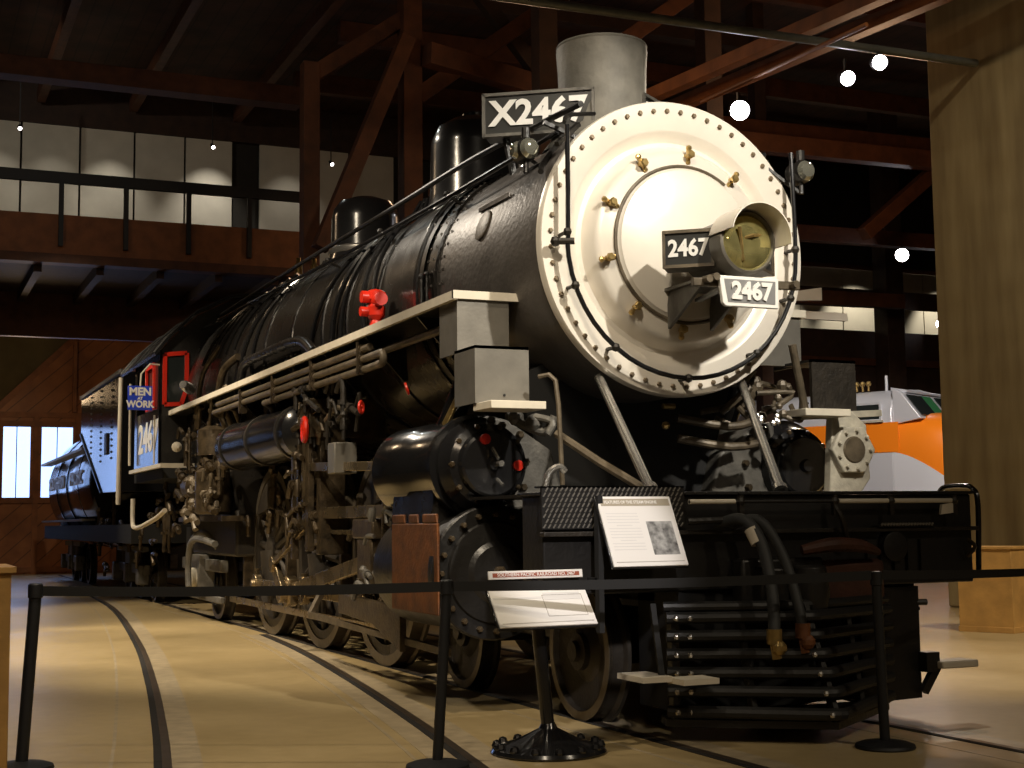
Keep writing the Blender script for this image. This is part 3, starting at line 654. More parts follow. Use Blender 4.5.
for s in (-1, 1):
    th = R_(262 if s < 0 else 172)
    P = [add_driver(s, y, y == 6.77, th) for y in DR]
    x0 = s * .98
    rod = MB()
    for (ya, za), (yb, zb) in zip(P, P[1:]): rod.bar((x0, ya, za), (x0, yb, zb), .05, .11)
    for (ya, za), k in zip(P, (.11, .14, .11)): rod.lathe([(k, -.04), (k, .04)], (x0, ya, za), (s, 0, 0), 20)
    rod.build('side_rod', 'rod_steel', loco, bevel=.008)
    for (ya, za) in P: MB().cyl((x0, ya, za + .1), (x0, ya, za + .17), .03, 10).lathe([(.06, .04), (.05, .07), (0, .07)], (x0, ya, za), (s, 0, 0), 16).build('rod_oil_cup', 'rod_steel', loco)
    # main rod, crosshead, guides
    ym, zm = P[1]; xc = s * 1.12
    mr_ = MB(); a = V((xc, 4.05, .93)); c = V((xc, ym, zm))
    mr_.bar(a, c, .055, .13).lathe([(.15, -.05), (.15, .05)], c, (s, 0, 0), 24).lathe([(.10, -.045), (.10, .045)], a, (s, 0, 0), 20).box(c, (.09, .30, .24))
    mr_.build('main_rod', 'rod_steel', loco, bevel=.008)
    xh = MB().b2((xc - .09, 3.86, .72), (xc + .09, 4.24, 1.10)).b2((xc - .10, 3.80, 1.10), (xc + .10, 4.34, 1.26)).build('crosshead', 'grime', loco, bevel=.015)
    MB().cyl((xc, 2.78, .90), (xc, 3.9, .93), .045, 16).build('piston_rod', 'bright_steel', xh)
    g = MB().bar((xc, 2.7, 1.32), (xc, 5.3, 1.32), .16, .10).bar((xc, 2.7, 1.15), (xc, 5.3, 1.15), .04, .04).build('crosshead_guide', 'rod_steel', loco, bevel=.006)
    MB().b2((xc - .12, 5.25, .95), (xc + .12, 5.36, 2.2)).b2((xc - .2, 5.30, 2.0), (s * .6, 5.36, 2.35)).build('guide_yoke', 'grime', loco, bevel=.01)
    # Walschaerts gear
    xg = s * 1.27
    MB().bar((xc + s * .1, 4.1, .78), (xg, 4.1, .52), .04, .06).build('drop_arm', 'grime', loco, bevel=.005)
    MB().bar((xg, 4.1, .54), (xg, 3.35, .62), .03, .05).build('union_link', 'rod_steel', loco, bevel=.004)
    MB().bar((xg, 3.35, .58), (xg, 3.25, 1.72), .035, .07).cyl((xg - .04, 3.27, 1.55), (xg + .04, 3.27, 1.55), .045, 12).cyl((xg - .04, 3.35, .62), (xg + .04, 3.35, .62), .04, 12).build('combination_lever', 'rod_steel', loco, bevel=.005)
    MB().cyl((s * 1.15, 3.0, 1.60), (s * 1.2, 3.35, 1.60), .03, 12).b2((s * 1.15 - .08, 3.2, 1.5), (s * 1.15 + .08, 3.34, 1.72)).build('valve_stem', 'bright_steel', loco)
    lk = MB()
    for k in range(12):
        t0 = -.42 + k * .07; t1 = t0 + .07
        f = lambda t: V((xg, 5.55 + .35 * t * t, 1.62 + t))
        lk.bar(f(t0), f(t1), .05, .10)
    lk.build('expansion_link', 'rod_steel', loco)
    MB().bar((xg, 3.3, 1.66), (xg, 5.52, 1.74), .04, .075).build('radius_rod', 'rod_steel', loco, bevel=.005)
    MB().b2((xg - .1, 4.35, 1.64), (xg + .1, 4.55, 1.90)).build('rod_block', 'step_grey', loco, bevel=.01)
    MB().bar((xg, 5.62, 1.2), (s * 1.22, ym + .28, zm + .26), .035, .06).lathe([(.08, -.03), (.08, .03)], (s * 1.22, ym + .28, zm + .26), (s, 0, 0), 16).build('eccentric_rod', 'rod_steel', loco, bevel=.005)
    MB().bar((s * 1.20, ym, zm), (s * 1.20, ym + .30, zm + .27), .06, .14).lathe([(.11, -.04), (.11, .04)], (s * 1.20, ym, zm), (s, 0, 0), 20).build('eccentric_crank', 'rod_steel', loco, bevel=.008)
    for (yy, z0, z1, w_) in ((5.42, .98, 2.3, .10), (5.75, 1.2, 2.35, .08), (5.95, .9, 2.0, .07)):
        MB().b2((xg - .03, yy, z0), (xg + .03, yy + w_, z1)).build('link_hanger', 'grime', loco, bevel=.006)
    MB().bar((xg, 5.2, 2.25), (xg, 6.0, 2.12), .05, .07).bar((xg, 5.95, 2.12), (xg, 5.9, 1.5), .04, .05).build('lifting_arm', 'rod_steel', loco, bevel=.005)
    MB().cyl((xg - s * .05, 5.65, 2.18), (s * .5, 5.65, 2.18), .05, 12).build('reverse_shaft', 'grime', loco)
    # brake rigging
    for y in DR:
        MB().bar((s * .84, y + 1.0, 1.35), (s * .84, y + .97, .45), .05, .07).b2((s * .78, y + .93, .45), (s * .90, y + 1.01, .95)).build('brake_hanger', 'grime', loco, bevel=.01)
    MB().bar((s * .9, 4.6, .33), (s * .9, 10.4, .33), .03, .07).build('brake_pull_rod', 'rod_steel', loco)
    MB().bar((s * 1.3, 1.9, .36), (s * 1.28, 5.4, .42), .04, .05).bar((s * 1.28, 5.4, .42), (s * 1.1, 5.5, .7), .04, .05).build('drain_rod', 'pipe_tan', loco)
    MB().prism([(2.75, .62), (4.3, .66), (4.3, .50), (3.4, .46), (2.75, .30)], 'x', s * 1.35, s * 1.30).build('guide_plate', 'grime', loco, bevel=.005)
def small_wheel(s, y, r, parent, name='truck_wheel', x=.80):
    cx = s * x
    w = MB().lathe([(r + .03, -.13), (r + .03, -.105), (r, -.09), (r, 0), (r * .86, 0), (r * .84, -.03), (r * .45, -.055), (r * .28, -.02), (r * .27, .015), (r * .16, .02), (r * .15, .05), (0, .05)], (cx, y, r), (s, 0, 0), 48).build(name, 'wheel_iron', parent)
    MB().lathe([(r * .87, 0), (r * .87, .006), (r * 1.0, .004), (r * 1.0, -.02)], (cx, y, r), (s, 0, 0), 48, cap=False).build('tread_rim', 'tyre_steel', w)
    return w
for s in (-1, 1):
    for y in (.95, 2.93): small_wheel(s, y, .42, loco, 'pilot_wheel')
    MB().bar((s * .55, .5, .62), (s * .55, 3.4, .62), .08, .16).b2((s * .5, 1.6, .45), (s * .68, 2.3, .80)).build('pilot_truck_frame', 'satin_black', loco, bevel=.01)
    small_wheel(s, 11.6, .53, loco, 'trailing_wheel')
    tf = MB().bar((s * .98, 10.4, .72), (s * .98, 12.9, .72), .10, .15).b2((s * .9, 11.35, .35), (s * 1.10, 11.85, .85)).bar((s * .98, 10.5, .3), (s * .98, 12.6, .3), .06, .08)
    tf.tube([(s * 1.0, 10.7, .95), (s * 1.0, 11.1, 1.08), (s * 1.0, 11.6, 1.13), (s * 1.0, 12.1, 1.08), (s * 1.0, 12.5, .95)], .05, 8, 4)
    tf.build('trailing_truck_frame', 'casting_grey', loco, bevel=.01)
    MB().lathe([(.13, 0), (.13, .06), (.05, .08), (0, .08)], (s * 1.10, 11.6, .55), (s, 0, 0), 20).build('journal_box_lid', 'casting_cream' if s < 0 else 'casting_grey', loco)
for y in (.95, 2.93, 4.79, 6.77, 8.75, 11.6):
    r = .42 if y < 4 else .927 if y < 9 else .53
    MB().cyl((-.72, y, r), (.72, y, r), .09, 16).build('axle', 'grime_dark', loco)
# injector, pumps, pipes below the firebox, left side mostly
random.seed(11)
def clutter(name, n, xr, yr, zr, m, rr, L=.3, par=None):
    for i in range(n):
        p = V((random.uniform(*xr), random.uniform(*yr), random.uniform(*zr))); ax_ = random.choice([(0, 1, 0), (0, 0, 1), (0, 1, .3), (0, -.4, 1)])
        d = V(ax_).normalized() * random.uniform(L * .4, L); r = random.uniform(*rr)
        e = p + d; e2 = e + V((0, random.choice((-1, 1)) * random.uniform(.05, .2), -random.uniform(.02, .15)))
        b = MB().tube([p, e, e2], r, 8, 3)
        if random.random() < .6: b.lathe([(r * 1.7, -.02), (r * 1.7, .02)], p.lerp(e, .5), d, 8)
        if random.random() < .4: b.sph(e, r * 1.8, 8)
        b.build(name, m, par or loco)
MB().lathe([(.19, 0), (.22, .03), (.22, .5), (.19, .53), (.12, .56), (.12, .68), (.2, .7), (.2, 1.0), (.1, 1.05), (0, 1.05)], (-1.22, 9.9, 1.35), (0, 0, 1), 28).build('feedwater_pump', 'grime', loco)
MB().lathe([(.16, 0), (.16, .35), (.10, .40), (0, .40)], (-1.25, 10.7, 1.7), (0, 1, 0), 24).build('injector', 'grime', loco)
clutter('injector_pipe', 34, (-1.38, -1.18), (9.2, 11.6), (1.35, 2.5), 'grime', (.014, .035), .5)
clutter('steam_fitting', 30, (-1.40, -1.25), (9.3, 11.3), (1.25, 1.75), 'pipe_tan', (.018, .04), .2)
clutter('air_pipe', 22, (-1.36, -1.2), (3.9, 5.8), (1.85, 2.5), 'grime_dark', (.012, .028), .4)
clutter('valve_gear_link', 18, (-1.38, -1.25), (5.1, 6.2), (1.1, 2.2), 'grime', (.013, .03), .25)
clutter('spring_hanger', 18, (-.95, -.85), (3.6, 9.8), (1.0, 1.5), 'grime', (.02, .04), .5)
clutter('underframe_pipe', 18, (-1.3, -1.0), (11.8, 14.2), (.7, 1.7), 'grime', (.02, .04), .6)
clutter('guide_fitting', 16, (-1.38, -1.28), (2.9, 3.6), (.7, 1.25), 'casting_grey', (.015, .03), .2)
MB().b2((-1.02, 9.6, .85), (1.02, 12.2, 1.4)).build('ash_pan', 'grime_dark', loco, bevel=.03)
MB().b2((-1.25, 9.3, 1.27), (-1.0, 12.0, 1.33)).build('side_sill', 'grime', loco)
for s in (-1,):
    MB().tube([(-1.22, 9.8, 1.0), (-1.25, 10.4, 1.05), (-1.25, 10.9, 1.05), (-1.25, 11.2, .95), (-1.25, 11.3, .7), (-1.25, 11.25, .45)], .04, 10, 4).build('bent_pipe', 'casting_grey', loco)
    MB().tube([(-1.30, 4.2, 2.15), (-1.3, 4.5, 2.2), (-1.28, 4.9, 2.12)], .025, 8, 3).build('valve_pipe', 'pipe_tan', loco)
# red handwheels
def handwheel(c, r, ax):
    b = MB(); a_, b_, d = b.frame(ax); c = V(c)
    b.tube([c + (a_ * math.cos(t) + b_ * math.sin(t)) * r for t in [2 * PI * k / 16 for k in range(16)]], r * .25, 8, closed=True)
    for k in range(3): t = PI * k / 3; b.cyl(c - (a_ * math.cos(t) + b_ * math.sin(t)) * r, c + (a_ * math.cos(t) + b_ * math.sin(t)) * r, r * .14, 6)
    b.build('red_handwheel', 'paint_red', loco)
handwheel((-1.30, 2.72, 2.20), .04, (.9, -.3, .3)); handwheel((-1.38, 5.25, 2.06), .10, (.93, -.12, 0)); handwheel((-1.34, 3.7, 2.14), .045, (.7, -.6, 0))
# boiler steps, blow off, big elbow pipe on the firebox side
MB().tube([(-1.2, 5.6, 2.80), (-1.18, 6.2, 2.98), (-1.2, 7.5, 3.0), (-1.2, 8.4, 2.98), (-1.2, 8.6, 2.8)], .05, 12, 4).build('delivery_pipe', 'jacket_black', loco)
MB().tube([(-1.12, 9.1, 3.15), (-1.22, 9.4, 3.02), (-1.24, 9.6, 2.75)], .045, 12, 4).build('elbow_pipe', 'grime', loco)
MB().tube([(-1.10, 10.2, 3.4), (-1.24, 10.5, 3.1), (-1.26, 10.7, 2.75)], .03, 12, 4).build('elbow_pipe', 'grime', loco)
for k in range(5): MB().tube([(-.5, 8.8 + .35 * k, 4.1)] + wrap(1.15, 8.9 + .35 * k, R_(60), R_(12), 9.3 + .45 * k), .022, 8).build('cab_pipe', 'gloss_black', loco)
MB().lathe([(.05, 0), (.07, .02), (.07, .2), (.05, .25)], (-1.25, 11.2, 2.95), (-.6, -.8, .2), 16).build('turret_valve', 'bright_steel', loco)

# ------------------------------------------------------------------ cab
def rect_frame(b, pts, w, d, n):   # picture frame of bars along polygon pts
    for i in range(len(pts)): b.bar(pts[i], pts[(i + 1) % len(pts)], w, d, up=n)
cabp = [(-1.5, 2.02), (-1.5, 3.55), (-1.35, 3.72), (-1.0, 4.05), (-.55, 4.28), (0, 4.36), (.55, 4.28), (1.0, 4.05), (1.35, 3.72), (1.5, 3.55), (1.5, 2.02)]
MB().prism(cabp, 'y', 12.1, 12.14).build('cab_front_wall', 'satin_black', loco)
for s in (-1, 1):
    w = MB()
    w.b2((s * 1.5, 12.1, 2.02), (s * 1.47, 14.2, 2.80)); w.b2((s * 1.5, 12.1, 3.42), (s * 1.47, 14.2, 3.56)); w.b2((s * 1.5, 12.1, 2.8), (s * 1.47, 12.45, 3.42)); w.b2((s * 1.5, 13.1, 2.8), (s * 1.47, 13.25, 3.42)); w.b2((s * 1.5, 14.0, 2.8), (s * 1.47, 14.2, 3.42))
    side = w.build('cab_side_wall', 'tender_black', loco)
    b = MB(); rect_frame(b, [(s * 1.515, 12.48, 2.83), (s * 1.515, 13.08, 2.83), (s * 1.515, 13.08, 3.40), (s * 1.515, 12.48, 3.40)], .07, .03, (1, 0, 0)); b.build('side_window_frame', 'paint_red', side)
    MB().b2((s * 1.49, 12.5, 2.85), (s * 1.485, 13.06, 3.4)).build('side_window_pane', 'glass_dark', side)
    b = MB(); P_ = [(s * 1.44, 12.08, 3.50), (s * 1.15, 12.08, 3.53), (s * 1.15, 12.08, 3.05), (s * 1.22, 12.08, 2.84), (s * 1.44, 12.08, 2.83)]
    rect_frame(b, P_, .055, .03, (0, 1, 0)); b.build('front_window_frame', 'paint_red', loco)
    MB().prism([(p[0], p[2]) for p in P_], 'y', 12.095, 12.1).build('front_window_pane', 'glass_dark', loco)
    text('cab_number', '2467', .56, (s * 1.503, 13.0, 2.42) if s < 0 else (s * 1.503, 13.0, 2.42), (0, s, 0), (0, 0, 1), 'number_white', side, ext=.003, bold=.016, sx=1.45)
    # cab foot board ledge
    MB().b2((s * 1.56, 11.65, 1.98), (s * 1.50, 14.3, 2.03)).b2((s * 1.56, 11.62, 1.97), (s * 1.12, 11.68, 2.03)).build('cab_ledge', 'cream_edge', loco)
    MB().cyl((s * 1.56, 14.25, 2.1), (s * 1.56, 14.25, 3.3), .02, 8).cyl((s * 1.53, 12.3, 2.05), (s * 1.53, 12.3, 2.7), .012, 8).build('cab_grab_rail', 'cream_edge', loco)
    MB().tube([(s * 1.5, 14.28, 1.62), (s * 1.5, 14.26, 1.30), (s * 1.5, 14.1, 1.20), (s * 1.5, 13.4, 1.22), (s * 1.5, 12.2, 1.33), (s * 1.5, 11.6, 1.42)], .032, 10, 5).build('cab_step_pipe', 'cream_edge', loco)
MB().lathe([(.05, 0), (.07, -.1), (.02, -.16)], (-1.32, 11.9, 2.25), (0, 1, 0), 12).build('cab_lamp', 'cream_edge', loco)
# roof: curved sheet with thickness
outer = [(-1.60, 3.50), (-1.42, 3.73), (-1.05, 4.07), (-.58, 4.31), (0, 4.39), (.58, 4.31), (1.05, 4.07), (1.42, 3.73), (1.60, 3.50)]
inner = [(x * .985, z - .03) for x, z in outer[::-1]]
rf = MB().prism(outer + inner, 'y', 11.95, 15.0).build('cab_roof', 'gloss_black', loco)
for yy in (11.97, 13.4, 14.95):
    MB().tube([(x, yy, z + .01) for x, z in outer], .018, 6).build('roof_rib', 'satin_black', rf)
MB().b2((-1.1, 12.9, 2.0), (1.1, 12.95, 4.0)).build('backhead', 'grime_dark', loco)
MB().b2((-1.45, 12.1, 1.85), (1.45, 14.5, 1.98)).build('cab_floor', 'flat_black', loco)
MB().b2((-.6, 12.0, .75), (.6, 14.9, 1.2)).build('drawbar_casting', 'flat_black', loco)
# blue flag-sign hung on the cab side
sg = thing('warning_sign', 'small blue and white MEN AT WORK sign hanging on the cab of the black locomotive', 'sign')
sp = MB().b2((-1.93, 11.99, 2.74), (-1.61, 12.01, 3.06)).build('sign_panel', 'sign_blue', sg, bevel=.006)
text('sign_words', 'MEN', .14, (-1.77, 11.985, 2.98), (1, 0, 0), (0, 0, 1), 'sign_white', sp, ext=.002, bold=.006, sx=1.0)
text('sign_words', 'AT', .05, (-1.77, 11.985, 2.895), (1, 0, 0), (0, 0, 1), 'sign_white', sp, ext=.002, bold=.003)
text('sign_words', 'WORK', .125, (-1.77, 11.985, 2.815), (1, 0, 0), (0, 0, 1), 'sign_white', sp, ext=.002, bold=.005, sx=.9)
MB().tube([(-1.77, 12.0, 3.05), (-1.76, 12.0, 3.22), (-1.64, 12.05, 3.36), (-1.49, 12.12, 3.36)], .012, 6).build('sign_hook', 'cream_edge', sg)

# ------------------------------------------------------------------ tender
ten = thing('tender', 'black riveted tender with a lettered cylindrical tank, coupled behind the steam locomotive cab', 'tender', (0, 15.2, 0)); ten['_o'] = (0, 15.2, 0)
MB().prism([(15.5, 1.75), (17.7, 1.78), (20.7, 2.95), (20.7, 3.68), (15.5, 3.62)], 'x', -1.5, 1.5).build('fuel_bunker', 'tender_black', ten, bevel=.01)
bk = ten.children[0]
MB().b2((-1.53, 15.5, 3.60), (-1.49, 20.7, 3.66)).b2((1.49, 15.5, 3.60), (1.53, 20.7, 3.66)).b2((-1.53, 20.66, 3.60), (1.53, 20.74, 3.68)).build('coping_rail', 'casting_grey', bk)
b = MB()
for i in range(13):
    for yy in (16.6, 17.9, 19.2): b.sph((-1.5, yy, 3.52 - i * .10), .024, 6)
b.build('rivet_columns', 'step_grey', bk)['kind'] = 'stuff'
MB().bar((-1.51, 17.7, 1.78), (-1.51, 20.7, 2.95), .03, .04).build('slope_angle', 'satin_black', bk)
MB().b2((-1.53, 17.0, 2.4), (-1.50, 17.25, 2.75)).build('side_step', 'pipe_tan', bk)
tk = MB().lathe([(0, 20.3), (1.0, 20.35), (1.30, 20.5), (1.34, 20.7), (1.34, 28.2), (1.2, 28.5), (.7, 28.7), (0, 28.75)], (0, 0, 2.10), FY, 64).build('water_tank', 'tender_black', ten)
MB().b2((-.5, 20.7, 3.42), (.5, 28.2, 3.47)).build('tank_walkway', 'satin_black', tk)
MB().b2((-1.48, 20.7, 2.66), (-1.25, 28.6, 2.71)).build('tank_running_board', 'cream_edge', tk)
for yy in (22.5, 24.5, 26.5): MB().lathe([(1.34, yy - .04), (1.352, yy - .04), (1.352, yy + .04), (1.34, yy + .04)], (0, 0, 2.1), FY, 64, cap=False).build('tank_band', 'gloss_black', tk)
text('tank_lettering', 'SOUTHERN', .38, (-1.348, 26.4, 2.18), (0, -1, 0), (0, 0, 1), 'number_white', tk, ext=.012, bold=.006, sx=1.6)
text('tank_lettering', 'PACIFIC', .38, (-1.348, 22.7, 2.18), (0, -1, 0), (0, 0, 1), 'number_white', tk, ext=.012, bold=.006, sx=1.6)
MB().b2((-1.35, 15.4, .95), (1.35, 28.9, 1.25)).build('tender_frame', 'flat_black', ten, bevel=.01)
MB().b2((-1.45, 20.8, 1.33), (-1.2, 28.6, 1.37)).build('frame_walkway', 'step_grey', ten)
MB().cyl((-1.56, 15.35, 1.55), (-1.54, 15.35, 3.5), .036, 10).build('white_grab_post', 'cream_edge', ten)
MB().cyl((1.56, 15.35, .75), (1.54, 15.35, 3.5), .05, 10).build('white_grab_post', 'cream_edge', ten)
MB().cyl((-.4, 29.0, .9), (.4, 29.0, .9), .1, 12).b2((-.3, 28.85, .75), (.3, 29.0, 1.05)).build('rear_coupler', 'flat_black', ten)
for c in (17.9, 26.3):
    for s in (-1, 1):
        MB().bar((s * .95, c - 1.55, .52), (s * .95, c + 1.55, .52), .10, .16).bar((s * .95, c - 1.4, .85), (s * .95, c + 1.4, .85), .10, .10).b2((s * .88, c - .25, .3), (s * 1.03, c + .25, .9)).build('truck_side_frame', 'casting_grey', ten, bevel=.01)
        for dy in (-1.35, 0, 1.35):
            small_wheel(s, c + dy, .42, ten, 'tender_wheel')
            MB().b2((s * .9, c + dy - .13, .28), (s * 1.08, c + dy + .13, .60)).build('journal_box', 'casting_grey', ten, bevel=.02)
        b = MB()
        for dy in (-.7, .7):
            for k in range(3): b.cyl((s * .95, c + dy + (k - 1) * .12, .55), (s * .95, c + dy + (k - 1) * .12, .82), .045, 10)
        b.build('bolster_springs', 'grime', ten)
random.seed(5)
clutter('tender_pipe', 20, (-1.3, -1.1), (14.9, 20.5), (.4, 1.4), 'grime', (.02, .04), .5, ten)

# ------------------------------------------------------------------ floor and tracks
struct(MB().b2((-16, -14, -.2), (36, 33, 0)).build('floor', 'floor_concrete'), 'polished ochre concrete floor')
def strip(name, A, B, w, z, m, label=None, zb=-.01):
    A = V((*A, 0)); B = V((*B, 0)); d = (B - A).normalized(); n = V((-d.y, d.x, 0)) * w / 2
    b = MB(); b.mi = 0
    lo = [b.bm.verts.new((p.x, p.y, zb)) for p in (A - n, A + n, B + n, B - n)]; hi = [b.bm.verts.new((p.x, p.y, z)) for p in (A - n, A + n, B + n, B - n)]
    b._f(lo); b._f(hi)
    for i in range(4): b._f([lo[i], lo[(i + 1) % 4], hi[(i + 1) % 4], hi[i]])
    return b.build(name, m)
def poly_strip(name, pts, off, w, z, m):
    """flush ribbon following a ground line, shifted sideways by off"""
    P = [V((x, y, 0)) for x, y in pts]; Q = []
    for i in range(len(P) - 1):
        p0 = P[max(i - 1, 0)]; p1 = P[i]; p2 = P[i + 1]; p3 = P[min(i + 2, len(P) - 1)]
        for k in range(6):
            t = k / 6; Q.append(.5 * ((2 * p1) + (p2 - p0) * t + (2 * p0 - 5 * p1 + 4 * p2 - p3) * t * t + (3 * p1 - p0 - 3 * p2 + p3) * t ** 3))
    Q.append(P[-1]); b = MB(); rows = []
    for i, q in enumerate(Q):
        d = (Q[min(i + 1, len(Q) - 1)] - Q[max(i - 1, 0)]).normalized(); n = V((d.y, -d.x, 0))
        a = q + n * (off - w / 2); c = q + n * (off + w / 2)
        rows.append([b.bm.verts.new(v) for v in ((a.x, a.y, -.01), (a.x, a.y, z), (c.x, c.y, z), (c.x, c.y, -.01))])
    for A, B in zip(rows, rows[1:]):
        for k in range(4): b._f([A[k], A[(k + 1) % 4], B[(k + 1) % 4], B[k]])
    b._f(rows[0]); b._f(rows[-1])
    return b.build(name, m)
tn = 1
tracks = [([(-.75, -8), (-.75, 31)], 'straight steel rail set flush in the floor under the left wheels of the steam locomotive', 0),
          ([(.75, -8), (.75, 31)], 'straight steel rail set flush in the floor under the right wheels of the steam locomotive', 0),
          ([(-4.9, -8), (-3.78, -1.8), (-3.4, .44), (-3.15, 2.04), (-2.79, 4.55), (-2.32, 8.24), (-1.73, 13.92), (-1.48, 17.85), (-1.25, 24)], 'leftmost flush floor rail, curving past the left belt post', 1),
          ([(-2.95, -6), (-1.97, -.29), (-1.62, 1.94), (-1.29, 4.36), (-1.02, 6.71), (-.86, 8.8)], 'flush curving floor rail passing under the foot of the middle belt post', 1)]
for k, (pts, lab, cur) in enumerate(tracks):
    dz_ = .0004 * k
    struct(poly_strip('trim_%d' % tn, pts, .10, .16, .0012 + dz_, 'pale_concrete'), 'pale worn concrete strip beside a floor rail'); tn += 1
    if k == 3: struct(poly_strip('trim_%d' % tn, pts, -.14, .14, .0012 + dz_, 'pale_concrete'), 'pale worn concrete strip beside a floor rail'); tn += 1
    struct(poly_strip('trim_%d' % tn, pts, -.28, .02, .0012 + dz_, 'pale_concrete'), 'thin pale joint line beside a floor rail'); tn += 1
    struct(poly_strip('trim_%d' % tn, pts, -.045, .045, .0032 + dz_, 'rail_slot'), 'dark flangeway slot beside a floor rail'); tn += 1
    tag(poly_strip('floor_rail', pts, 0, .05, .0042 + dz_, 'rail_steel'), lab, 'rail')

# ------------------------------------------------------------------ walls, ceiling
# far wall
struct(MB().b2((-16, 32.5, 0), (36, 32.8, 6.2)).build('wall_back', 'wall_dark'), 'dark far wall')
struct(MB().b2((-16, 32.55, 6.2), (36, 32.85, 14)).build('wall_back_upper', 'wall_dark'), 'dark upper far wall')
struct(MB().b2((-16.2, -14, 0), (-16, 33, 14)).build('wall_left', 'wall_dark'))
struct(MB().b2((36, -14, 0), (36.2, 33, 14)).build('wall_right', 'wall_dark'))
struct(MB().b2((-16, -14, 13.2), (36, 33, 13.4)).build('ceiling', 'ceiling_planks'), 'dark brown plank ceiling')
# tan gable strips around the wooden door
struct(MB().b2((-9, 32.44, 4.25), (3.0, 32.5, 6.3)).build('trim_wall_tan', 'wall_tan'), 'tan plaster wall above the wooden doors')
def far_door(n, x0):
    # double leaf: each leaf with a tall window pair; slanted head
    W = 3.1
    d = MB().b2((x0, 32.30, 0), (x0 + W, 32.42, 2.0)).b2((x0, 32.30, 3.85), (x0 + W, 32.42, 4.2))
    for a, b_ in ((0, .19), (.87, 1.15), (1.94, 2.22), (2.90, 3.1)): d.b2((x0 + a, 32.28, 2.0), (x0 + b_, 32.42, 3.85))
    d = d.build('door_%d' % n, 'door_planks'); struct(d, 'wide varnished timber door with tall bright windows on the far wall')
    fr = MB()
    for a in (0, .94, 2.0, 2.96): fr.b2((x0 + a, 32.24, 0), (x0 + a + .14, 32.30, 4.2))
    for z in (.05, 1.85, 3.86, 4.1): fr.b2((x0, 32.25, z), (x0 + W, 32.30, z + .14))
    fr.build('door_rail', 'timber_warm', d)
    for a, b_ in ((.19, .87), (1.15, 1.94), (2.22, 2.90)):
        p = MB().b2((x0 + a, 32.36, 2.0), (x0 + b_, 32.38, 3.85)).build('window_pane', 'window_light', d)
        mid = x0 + (a + b_) / 2
        MB().b2((mid - .012, 32.33, 2.0), (mid + .012, 32.36, 3.85)).build('glazing_bar', 'timber_warm', d)
for n, x0 in enumerate((-5.45, -2.3)): far_door(n + 1, x0)
# wooden gable panel above the doors
g = MB().prism([(-2.3, 4.2), (-.3, 6.3), (5.0, 6.3), (5.0, 4.2)], 'y', 32.26, 32.42).build('wall_back_gable', 'door_planks'); struct(g, 'diagonal plank panel above the wooden door')
MB().bar((-2.35, 32.22, 4.25), (-.25, 32.22, 6.35), .10, .16).bar((-.35, 32.22, 4.25), (-.35, 32.22, 6.3), .18, .1).build('gable_frame', 'timber_warm', g)
# dark recess beams between gable and mezzanine
struct(MB().b2((-12, 30.5, 6.3), (12, 32.4, 7.0)).build('trim_lintel', 'timber_dark'), 'dark lintel over the doors')
# upper white wall panels
edges = [-7.6, -6.15, -4.7, -3.2, -1.82, -.30, 1.15, 2.53, 3.88, 4.62, 5.9, 7.3, 8.7]
for i, (a, b_) in enumerate(zip(edges, edges[1:])):
    if abs(a - 3.88) < .01: continue
    o = MB().b2((a + .03, 32.40, 8.6), (b_ - .03, 32.5, 12.05)).build('wall_panel', 'plaster')
    tag(o, 'pale upper wall panel on the far wall above the wooden balcony on the left', 'wall panel', 'pale upper wall panels above the balcony')
struct(MB().b2((-9, 32.3, 12.05), (12, 32.5, 13.2)).build('trim_header', 'timber_dark'))
# left balcony (mezzanine)
bal = thing('balcony', 'long timber-faced balcony with dark metal railing across the upper left, behind the locomotive', 'balcony', (-3, 22, 0)); bal['_o'] = (-3, 22, 0)
MB().b2((-14, 22.0, 6.60), (3.05, 22.12, 7.40)).build('fascia', 'timber_warm', bal, bevel=.01)
MB().b2((-14, 22.12, 6.50), (3.05, 26.5, 6.62)).build('balcony_floor', 'timber_dark', bal)
MB().b2((-14, 21.95, 6.42), (3.1, 22.3, 6.60)).build('lower_beam', 'timber', bal)
b = MB()
for i in range(14): b.bar((-13 + i * 1.2, 22.3, 6.4), (-13 + i * 1.2, 26.4, 6.4), .15, .25)
b.build('joists', 'timber_dark', bal)['kind'] = 'stuff'
MB().b2((-14, 21.90, 8.02), (3.1, 22.0, 8.24)).build('handrail', 'iron_dark', bal)
for i in range(12):
    x = -11.9 + 1.255 * i
    MB().b2((x, 21.88, 6.75), (x + .09, 21.98, 8.05)).build('railing_post', 'iron_dark', bal)
MB().b2((-14, 26.4, 5.5), (3.1, 26.6, 6.5)).build('rear_beam', 'timber', bal)
# wall below the balcony, upper far
o = MB().b2((-12, 29.5, 6.8), (14, 29.7, 7.3)).build('cross_beam', 'timber_dark'); tag(o, 'dark horizontal timber beam behind the left balcony', 'beam')

